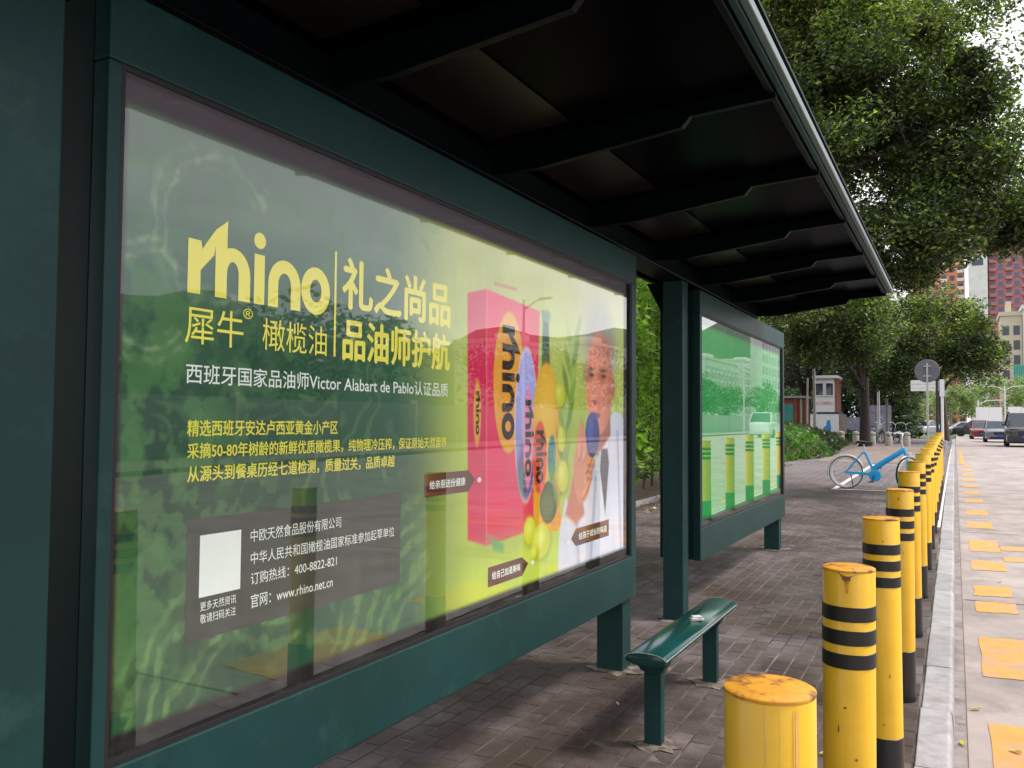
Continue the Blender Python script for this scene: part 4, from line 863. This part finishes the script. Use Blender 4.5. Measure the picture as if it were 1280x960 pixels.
# woods that close the view behind the booth, and unseen trees added behind the camera to block sky light
n = 52000; x = NR.uniform(-46, -3.2, n); y = 84+NR.uniform(0, 8, n)-x*.25; z = .3+NR.uniform(0, 1, n)**.9*(9.5+1.6*np.sin(x*.7)+1.2*np.sin(x*1.9)); P = np.stack([x, y, z], -1)
o = leaves('far_woods', P, .55, M['leaf_dark'], None, drop=.2); tag(o, kind='stuff')
n = 16000; x = NR.uniform(-30, -8.5, n); y = 57+NR.uniform(0, 5, n)-x*.2; z = .4+NR.uniform(0, 1, n)*3.4; o = leaves('undergrowth', np.stack([x, y, z], -1), .34, M['leaf_dark'], None, drop=.2); tag(o, kind='stuff')
for k, (x, y, c_, r_) in enumerate([(-5.2, -5.0, (-4.2, -4.5, 6.2), (4.2, 3.0, 3.2)), (-1.2, -9.5, (-.6, -8.0, 6.0), (4.0, 3.2, 3.0)), (-8.2, 1.5, (-8.0, 2.0, 5.0), (2.6, 5.0, 3.2))]):
    tree(['broad tree standing behind the photographer by the shelter', 'street tree at the kerb behind the photographer', 'tree behind the near end of the shelter'][k], x, y, 0, 3.2, .2, c_, r_, 130, 160, 1.1, .42, 'leaf_dark', 90+k, group=G, nl=6)

# ------------------------------------------------------------------ far side of the pavement: booth, shed, poles, signs
bo = thing('guard_booth', 'white two tier guard booth with sliding window among dark trees', 'booth', (-6.6, 53, .4)); M['rbrown'] = mat('red_brown_panel', (.28, .07, .045), .6, var=.2, vscale=4)
b = MB(); b.box(-.70, .42, -1, 1, 1.72, 3.62); b.build('wall', M['white'], bo, bevel=.01)
b = MB(); b.box(.421, .52, -1.02, 1, 1.70, 3.62); b.build('side_wall', M['rbrown'], bo)
b = MB(); b.box(-.92, .62, -1.06, 1, .0, 1.62); b.build('lower_box', M['white'], bo, bevel=.01)
b = MB(); b.box(-.94, .64, -1.08, 1, 1.622, 1.715); b.build('dark_band', mat('navy_band', (.03, .03, .08), .5), bo)
b = MB(); b.box(.622, .86, -.98, .6, .0, 1.6); b.build('grey_side', mat('grey_side', (.26, .22, .19), .8, var=.2), bo)
b = MB(); b.box(-.78, .60, -1.2, 1.1, 3.63, 3.80); b.build('roof', M['white'], bo, bevel=.03)
wf = None
for x0, x1 in ((-.66, -.16), (-.10, .38)):
    b = MB()
    for a in ((x0, x1, 2.62, 2.68), (x0, x1, 3.36, 3.42), (x0, x0+.05, 2.681, 3.359), (x1-.05, x1, 2.681, 3.359)): b.box(a[0], a[1], -1.05, -1.003, a[2], a[3])
    wf = b.build('window', M['white'], bo); b = MB(); b.box(x0+.051, x1-.051, -1.03, -1.005, 2.682, 3.358); b.build('pane', M['glassdark'], wf)
t_ = text('出入车辆登记', 0, .92, 0, .20, mat('red_lettering', (.6, .05, .05), .6), .01, x=0, parent=bo); t_.rotation_euler.z = R(-90); t_.location = (-.62, -1.004, 2.12)
b = MB(); b.prism([(-.22, .58), (.10, .52), (.22, .80), (.14, 1.30), (-.02, 1.22), (-.05, .95), (-.20, .85)], -1.068, -1.061); b.build('blue_emblem', mat('emblem_blue', (.04, .26, .55), .6), bo)
sd_ = thing('shed', 'low teal shed door framed by rusty brown posts left of guard booth', 'shed', (-8.9, 53, .4)); b = MB(); b.box(-.9, .95, 0, 1.6, 0, 2.55); b.build('wall', M['rbrown'], sd_)
b = MB(); b.box(-.30, .30, -.06, -.001, .1, 2.2); b.build('door', mat('teal_door', (.05, .26, .22), .5, var=.2), sd_)
for x in (-.62, -.40, .42, .74):
    b = MB(); b.box(x-.06, x+.06, -.12, -.002, 0, 2.5); b.build('post', M['paleb'] if x in (-.40, .74) else M['rbrown'], sd_)
b = MB(); b.box(-1.0, 1.05, -.2, 1.7, 2.56, 2.68); b.build('roof', M['pole'], sd_)
for k, (x, y, h, r_, lb) in enumerate([(-6.42, 46, 3.9, .075, 'pale thin pole in front of the guard booth'), (-4.47, 50, 3.6, .085, 'pale thin pole right of the two dark trunks'), (-3.86, 58, 2.7, .08, 'short pale thin pole right of the lilac boards'), (-6.95, 47, 3.5, .05, 'very thin pale pole just left of the guard booth')]):
    p = thing('pole', lb, 'pole', (x, y, .35), group='thin pale poles on the planted bank'); b = MB(); b.tube([(0, 0, -.3), (random.uniform(-.04, .04), 0, h*.5), (random.uniform(-.05, .05), 0, h)], [r_*1.15, r_, r_*.9], 10); b.build('shaft', M['paleb'], p, smooth=True)
hb = thing('boarding', 'lilac white painted boarding between the trees, right of guard booth', 'boarding', (-5.9, 70, .4)); M['lilac'] = mat('lilac_board', (.42, .40, .56), .7, var=.1)
for k in range(9):
    b = MB(); b.box(-1.7+k*.36, -1.7+k*.36+.34, 0, .04, .2, 1.55 if k < 4 else 2.45); b.build('board', M['lilac'], hb)
b = MB(); b.box(-.25, 1.55, -.03, -.001, 1.1, 1.2); b.box(-.25, 1.55, -.03, -.001, 1.9, 2.0); b.build('rail', M['pole'], hb)
rs = thing('round_sign', 'round traffic sign seen from its grey back on a thin pole', 'traffic sign', (-.885, 32, g(32)))
b = MB(); b.lathe([(.0, -.012), (.375, -.012), (.388, .0), (.388, .010), (.372, .010), (.366, -.004), (.0, -.004)][::-1], 32, (0, .05, 2.94), 'y'); b.build('disc', mat('sign_back', (.12, .125, .15), .5, var=.15, vscale=4), rs, smooth=True)
b = MB(); b.tube([(0, 0, -.1), (0, 0, 3.2)], .032, 10); b.build('pole', M['pole'], rs)
b = MB(); b.box(-.12, .12, .0, .038, 2.75, 2.79); b.box(-.12, .12, .0, .038, 3.08, 3.12); b.build('clamp', M['pole'], rs)
ws = thing('direction_sign', 'white rectangular sign board on a white post with stone foot', 'sign', (-.56, 40, g(40)))
b = MB(); b.box(-1.18, -.12, -.02, .02, 2.48, 2.94); b.build('board', M['white'], ws, bevel=.008)
b = MB(); b.box(-1.14, -.16, -.0225, -.0205, 2.60, 2.615); b.box(-1.14, -.16, -.0225, -.0205, 2.76, 2.775); b.build('faint_line', M['pole'], ws)
b = MB(); b.tube([(0, 0, 0), (0, 0, 2.25)], .055, 10); b.box(-.09, .09, -.06, .06, 2.25, 2.96); b.build('post', M['white'], ws)
b = MB(); b.prism([(-.09, 2.3), (.09, 2.3), (.28, 2.52), (.26, 2.56), (-.09, 2.4)], -.03, .03); b.build('strut', M['pole'], ws)
b = MB(); b.lathe([(.17, -.05), (.17, .42), (.0, .44)], 14); b.build('foot', M['kerb'], ws)
bp_ = thing('black_post', 'slim black post rising beside the white sign board', 'post', (-.72, 38.5, g(38))); b = MB(); b.tube([(0, 0, -.05), (0, 0, 3.3)], .05, 8); b.box(-.10, .10, -.08, .08, 2.85, 3.35); b.build('shaft', M['bblack'], bp_)
def lamp_post(label, x, y, h, arm, z0=.3, two=False, grp='street lamps'):
    t = thing('street_lamp', label, 'street lamp', (x, y, z0), group=grp); b = MB(); b.tube([(0, 0, -.3), (0, 0, h)], [.10, .06], 8); b.build('pole', M['white'], t)
    for s in ((1, -1) if two else (1,)):
        b = MB(); b.tube([(0, 0, h-.5), (s*arm*.5, 0, h-.05), (s*arm, 0, h)], .045, 6); b.build('arm', M['white'], t)
        b = MB(); b.box(min(s*arm, s*(arm+.7)), max(s*arm, s*(arm+.7)), -.12, .12, h-.04, h+.06); b.build('lamp_head', M['white'], t, bevel=.03)
    return t
lamp_post('street lamp with its pale arm sticking out of the dark trees', -4.5, 60, 5.9, 1.2)
lamp_post('low single arm street lamp in front of the white hoarding', 2.1, 112, 3.9, 1.6)
lamp_post('tall twin arm street lamp rising above the parked cars', 4.9, 115, 5.6, 1.5, two=True)
def hoard(label, x0, x1, y, z0, z1):
    t = thing('hoarding', label, 'hoarding', (0, y, 0), group='white hoardings far down the road'); n_ = max(2, int((x1-x0)/1.2))
    for k in range(n_): a = x0+(x1-x0)*k/n_; b = MB(); b.box(a+.01, a+(x1-x0)/n_-.01, 0, .08, z0, z1); b.build('panel', M['white'], t)
    for a in (x0+.3, x1-.3): b = MB(); b.box(a-.08, a+.08, .09, .2, 0, z1); b.build('post', M['pole'], t)
hoard('white hoarding panel across the road end, left one', 2.3, 5.6, 140, 1.6, 3.9); hoard('white hoarding panel across the road end, right one', 6.4, 9.6, 142, 1.6, 4.0)

# ------------------------------------------------------------------ cars
def make_car(label, paint, loc, rz, L=4.5, W=1.78, H=1.46, suv=False, group='cars on the road'):
    t = thing('car', label, 'car', loc, rz, group); hw = W/2; k = .62 if not suv else .60
    def ring(y, w_, z0, z1, cr_=.12): return [(-w_+.06, y, z0), (-w_, y, z0+.10), (-w_, y, z1-cr_), (-w_+cr_, y, z1-.01), (0, y, z1+.015), (w_-cr_, y, z1-.01), (w_, y, z1-cr_), (w_, y, z0+.10), (w_-.06, y, z0)]
    hd_ = H*(.60 if suv else .62); b = MB()
    st = [(0, hw*.80, .28, hd_*.78), (.08, hw*.93, .22, hd_*.86), (.35, hw*.985, .20, hd_*.93), (1.05, hw, .20, hd_*1.02), (L*.5, hw, .20, hd_*1.06), (L-.55, hw*.99, .20, hd_*1.08), (L-.12, hw*.93, .24, hd_*1.02), (L, hw*.82, .30, hd_*.9)]
    for s in st: b.v += ring(*s)
    for i in range(len(st)-1):
        for q in range(9): b.f.append((i*9+q, i*9+(q+1) % 9, (i+1)*9+(q+1) % 9, (i+1)*9+q)); b.m.append(0)
    b.f += [tuple(range(9)), tuple(range((len(st)-1)*9, len(st)*9))]; b.m += [0, 0]; b.build('body', paint, t, smooth=True)
    b = MB(); y0, y1, y2, y3 = (1.0, 1.75, L-.9, L-.2) if suv else (1.05, 1.85, L-1.5, L-.65); tw = hw*.78
    B = [(-hw*.93, y0, hd_*.99), (hw*.93, y0, hd_*.99), (hw*.93, y3, hd_*1.04), (-hw*.93, y3, hd_*1.04)]; T_ = [(-tw, y1, H-.03), (tw, y1, H-.03), (tw, y2, H-.03), (-tw, y2, H-.03)]
    b.add(B+T_, [(0,3,2,1),(4,5,6,7),(0,1,5,4),(1,2,6,5),(2,3,7,6),(3,0,4,7)]); b.build('windows', M['glassdark'], t, bevel=.03)
    b = MB(); b.add([(-tw-.02, y1-.04, H-.045), (tw+.02, y1-.04, H-.045), (tw+.02, y2+.04, H-.045), (-tw-.02, y2+.04, H-.045), (-tw+.08, y1+.08, H), (tw-.08, y1+.08, H), (tw-.08, y2-.08, H), (-tw+.08, y2-.08, H)], [(0,3,2,1),(4,5,6,7),(0,1,5,4),(1,2,6,5),(2,3,7,6),(3,0,4,7)])
    rf = b.build('roof', paint, t, bevel=.02)
    b = MB()
    for s in (-1, 1): b.tube([(s*hw*.93, y0-.01, hd_*.99), (s*(tw+.01), y1, H-.03)], .035, 6); b.tube([(s*hw*.93, (y0+y3)/2, hd_*1.02), (s*(tw+.01), (y0+y3)/2, H-.03)], .03, 6); b.tube([(s*hw*.93, y3, hd_*1.04), (s*(tw+.01), y2, H-.03)], .045, 6)
    b.build('pillar', paint, t)
    if suv:
        b = MB(); [b.box(s*tw-.03, s*tw+.03, y1+.1, y2-.1, H+.0, H+.05) for s in (-1, 1)]; b.build('roof_rail', M['bblack'], t)
    r_ = .36 if suv else .32
    for yy in (.85, L-.95):
        for s in (-1, 1):
            b = MB(); b.lathe([(r_*.6, -.10), (r_-.02, -.10), (r_, -.07), (r_, .07), (r_-.02, .10), (r_*.6, .10)], 22, (s*(hw-.08), yy, r_), 'x'); wv = b.build('wheel', M['tyre'], t)
            b = MB(); b.lathe([(.02, -.02), (r_*.6, -.05), (r_*.62, .05), (.02, .02)], 10, (s*(hw-.03), yy, r_), 'x'); b.build('rim', M['metal'], wv)
    b = MB(); b.box(-hw*.42, hw*.42, -.025, .05, hd_*.56, hd_*.78); b.build('grille', M['bblack'], t, bevel=.02)
    b = MB(); b.box(-hw*.66, hw*.66, -.03, .06, .26, hd_*.42); b.build('bumper_intake', M['bblack'], t, bevel=.02)
    b = MB(); b.box(-.22, .22, -.045, -.031, hd_*.44, hd_*.44+.13); b.build('number_plate', mat('blue_plate', (.03, .08, .5), .5), t)
    for s in (-1, 1):
        b = MB(); b.add([(s*hw*.46, -.01, hd_*.62), (s*hw*.90, .10, hd_*.66), (s*hw*.965, .30, hd_*.86), (s*hw*.50, .02, hd_*.80), (s*hw*.46, .12, hd_*.62), (s*hw*.86, .22, hd_*.66), (s*hw*.90, .40, hd_*.86), (s*hw*.50, .16, hd_*.82)], [(0,1,2,3),(4,7,6,5),(0,4,5,1),(1,5,6,2),(2,6,7,3),(3,7,4,0)]); b.build('headlight', M['metal'], t, bevel=.015)
        b = MB(); b.box(min(s*hw, s*(hw+.16)), max(s*hw, s*(hw+.16)), y0+.15, y0+.27, hd_*1.02, hd_*1.02+.13); b.build('mirror', paint, t, bevel=.03)
    return t
P_ = lambda n_, c, r_=.3: mat(n_, c, r_, metal=.3, coat=.6)
make_car('large dark grey off road car coming nearer at the right edge', P_('dark_grey_paint', (.035, .032, .034)), (3.25, 53.5, .275), R(-1), 4.7, 1.9, 1.87, True)
make_car('silver grey saloon with blue number plate, left of the large dark car', P_('silver_paint', (.20, .21, .24)), (2.5, 66, .276), 0, 4.6, 1.8, 1.47)
make_car('dark red saloon, leftmost of the three oncoming cars', P_('red_paint', (.25, .02, .03)), (1.85, 79, .276), R(2), 4.3, 1.7, 1.42)
make_car('white car crossing at the far end of the road', P_('white_paint_car', (.6, .6, .62)), (-1.6, 104, .276), R(-80), 4.4, 1.75, 1.45)
make_car('dark car parked across the far road end behind red saloon', P_('black_paint_car', (.03, .03, .035)), (-.6, 96, .276), R(-86), 4.6, 1.8, 1.6)
make_car('white car parked far off behind the bollards, left one', P_('white_paint_two', (.62, .62, .64)), (-6.6, 92, .41), R(-75), 4.3, 1.7, 1.4, group='cars parked beyond the pavement')
make_car('white car parked far off behind the bollards, beside the sign post', P_('white_paint_three', (.55, .56, .58)), (-3.6, 90, .41), R(-20), 4.3, 1.7, 1.4, group='cars parked beyond the pavement')
make_car('white van on the opposite lane, seen mirrored in the green poster box', P_('white_van_paint', (.7, .7, .7)), (10.6, 76, .27), R(180), 5.0, 1.85, 2.05, True)

# ------------------------------------------------------------------ buildings
def facade(label, x0, x1, y, dep, z1, fl, bay, wall, wm, z0=.3, face='-y', balcony=None, group=None, nm='apartment_building', roofm=None, cat='building', band=None, skipw=.0):
    """block whose windowed side faces -y or -x; storeys and bays give real window boxes and balcony slabs"""
    t = thing(nm, label, cat, (0, 0, 0), group=group); W_ = MB(); B_ = MB()
    if face == '-y': b = MB(); b.box(x0, x1, y, y+dep, z0, z1); ln_, o_ = x1-x0, x0
    else: b = MB(); b.box(x0, x0+dep, y, x1, z0, z1); ln_, o_ = x1-y, y
    b.build('wall', wall, t); nb_ = max(1, int(ln_/bay)); bw = ln_/nb_; nf = int((z1-z0-1)/fl)
    for f_ in range(nf):
        zz = z0+1+f_*fl
        for q in range(nb_):
            a = o_+bw*(q+.18); c_ = o_+bw*(q+.78)
            if random.random() < skipw: continue
            if face == '-y': W_.box(a, c_, y-.06, y-.01, zz+.3, zz+fl*.72)
            else: W_.box(x0-.06, x0-.01, a, c_, zz+.3, zz+fl*.72)
            if balcony and q % balcony == 0:
                if face == '-y': B_.box(a-bw*.12, c_+bw*.12, y-1.2, y-.061, zz-.15, zz+.85)
                else: B_.box(x0-1.2, x0-.061, a-bw*.12, c_+bw*.12, zz-.15, zz+.85)
    o = W_.build('windows', wm, t); tag(o, kind='stuff')
    if B_.v: o = B_.build('balconies', band or M['white'], t); tag(o, kind='stuff')
    b = MB()
    if face == '-y': b.box(x0-.3, x1+.3, y-.3, y+dep+.3, z1+.002, z1+.9); b.box(x0+ln_*.3, x0+ln_*.55, y+dep*.3, y+dep*.7, z1+.91, z1+3.6)
    else: b.box(x0-.3, x0+dep+.3, y-.3, x1+.3, z1+.002, z1+.9); b.box(x0+dep*.3, x0+dep*.7, y+ln_*.3, y+ln_*.5, z1+.91, z1+3)
    b.build('roof', roofm or wall, t); return t
M['win'] = mat('window_dark', (.05, .06, .09), .2); M['pink'] = mat('pink_render', (.46, .19, .19), .8, var=.1); M['orange'] = mat('orange_render', (.72, .28, .14), .8); M['winb'] = mat('window_blue', (.10, .12, .20), .3)
facade('pink tower block with blue windows and orange strip, right', 9.0, 24, 300, 16, 57, 2.6, 1.9, M['pink'], M['winb'], balcony=2, band=M['pink'], roofm=M['orange'])
facade('narrow white tower with orange top beside the pink block', 3.6, 8.6, 296, 12, 53, 3, 5.0, M['whitebld'], M['win'], roofm=M['orange'], skipw=.7)
facade('red tower block showing only through gaps in the trees', -14, 2.6, 310, 14, 62, 2.7, 2.1, M['orange'], M['win'], balcony=2, roofm=M['orange'])
facade('lower cream building with dark windows under the pink tower', 8.6, 12.6, 215, 12, 25, 3.2, 1.9, mat('cream_render', (.55, .48, .36), .8), M['win'])
facade('white building with wide windows at the right edge', 12.7, 30, 212, 12, 26, 3.2, 2.6, M['whitebld'], M['win'])
nb_ = thing('green_netting', 'teal scaffold netting hung on the low building, right edge', 'netting'); b = MB()
for k in range(10): b.add([(10.6+k*.22, 209.6+.25*(k % 2), 8), (10.6+(k+1)*.22, 209.6+.25*((k+1) % 2), 8), (10.6+(k+1)*.22, 209.6+.25*((k+1) % 2), 14), (10.6+k*.22, 209.6+.25*(k % 2), 14)], [(0, 1, 2, 3)])
o = b.build('net', mat('teal_net', (.10, .38, .33), .8), nb_)
# street opposite: what the glass of the two boxes mirrors
for k, (ya, yb, z1, lb) in enumerate([(150, 185, 17, 'white balconied block across the road, first in the mirrored row'), (192, 228, 20, 'white balconied block across the road, second in the mirrored row'), (236, 290, 19, 'white balconied block across the road, third in the mirrored row'), (300, 352, 24, 'white balconied block across the road, fourth in the mirrored row'), (360, 430, 27, 'white balconied block across the road, fifth in the mirrored row')]):
    facade(lb, 75, yb, ya, 12, z1, 3, 3.0, M['whitebld'], M['win'], face='-x', balcony=2, group='white blocks across the road')
facade('tall plain white building across the road mirrored in green box', 42, 262, 232, 3, 27, 3.2, 4, M['whitebld'], M['win'], face='-x')
hl = MB(); rs_ = np.random.RandomState(3); nA = 90
for i in range(nA+1):
    a = R(7.5+i*(172-7.5)/nA); h = 78+16*math.sin(a*7+1)+9*math.sin(a*17)+6*math.sin(a*41)+rs_.uniform(-1.5, 1.5); h *= min(1, (i+1)/4)
    for r_, hh in ((430, 0), (500, .35), (600, .8), (680, 1), (800, .6)): hl.v.append((r_*math.sin(a), r_*math.cos(a), .2+h*hh))
for i in range(nA):
    for k in range(4): q = i*5+k; hl.f.append((q, q+1, q+6, q+5)); hl.m.append(0)
hi = hl.build('hills', mat('wooded_hill', (.035, .07, .035), .95, var=.5, vscale=.03, coord='World'), smooth=True); tag(hi, kind='structure')
ofs = strip('opposite_pavement', 15.42, 19.5, -40, 300, .0, M['far_pav2'] if 'far_pav2' in M else M['gutter'], step=4, skew=False); md = ofs.modifiers.new('s', 'SOLIDIFY'); md.thickness = .3; md.offset = -1; tag(ofs, kind='structure')
wl = thing('boundary_wall', 'long pale boundary wall across the road, seen only in the glass', 'wall', (20.3, 0, 0)); 
for k in range(40):
    y = -30+k*6; b = MB(); b.box(0, .18, y, y+5.8, 0, 2.3); b.build('panel', M['pole'], wl); 
    if k % 2 == 0: b = MB(); b.box(-.06, .24, y+5.81, y+5.99, 0, 2.5); b.build('pier', M['whitebld'], wl)
for k, (x, y, h) in enumerate([(30, 20, 6), (33, 45, 8), (31, 70, 7), (36, 100, 8), (33, 130, 7), (38, 165, 8), (36, 200, 8), (30, -8, 7), (34, 250, 9)]):
    tree(['low round tree', 'tall round tree', 'mid green tree', 'spreading tree', 'small tree', 'bushy tree', 'dense tree', 'wide tree', 'distant tree'][k]+' behind the pale wall across the road', x, y, .2, h*.4, .2, (x, y, h*.75), (h*.75, h*.9, h*.45), 46, 60, 1.5, .6, 'leaf_dark', 60+k, group='trees behind the wall across the road', nl=4)
for k, y in enumerate((14, 40, 66, 92)):
    lamp_post(['nearest street lamp across the road', 'second street lamp across the road', 'third street lamp across the road', 'fourth street lamp across the road'][k]+', mirrored in the glass', 16.4, y, 7.5, -1.6, grp='street lamps across the road')
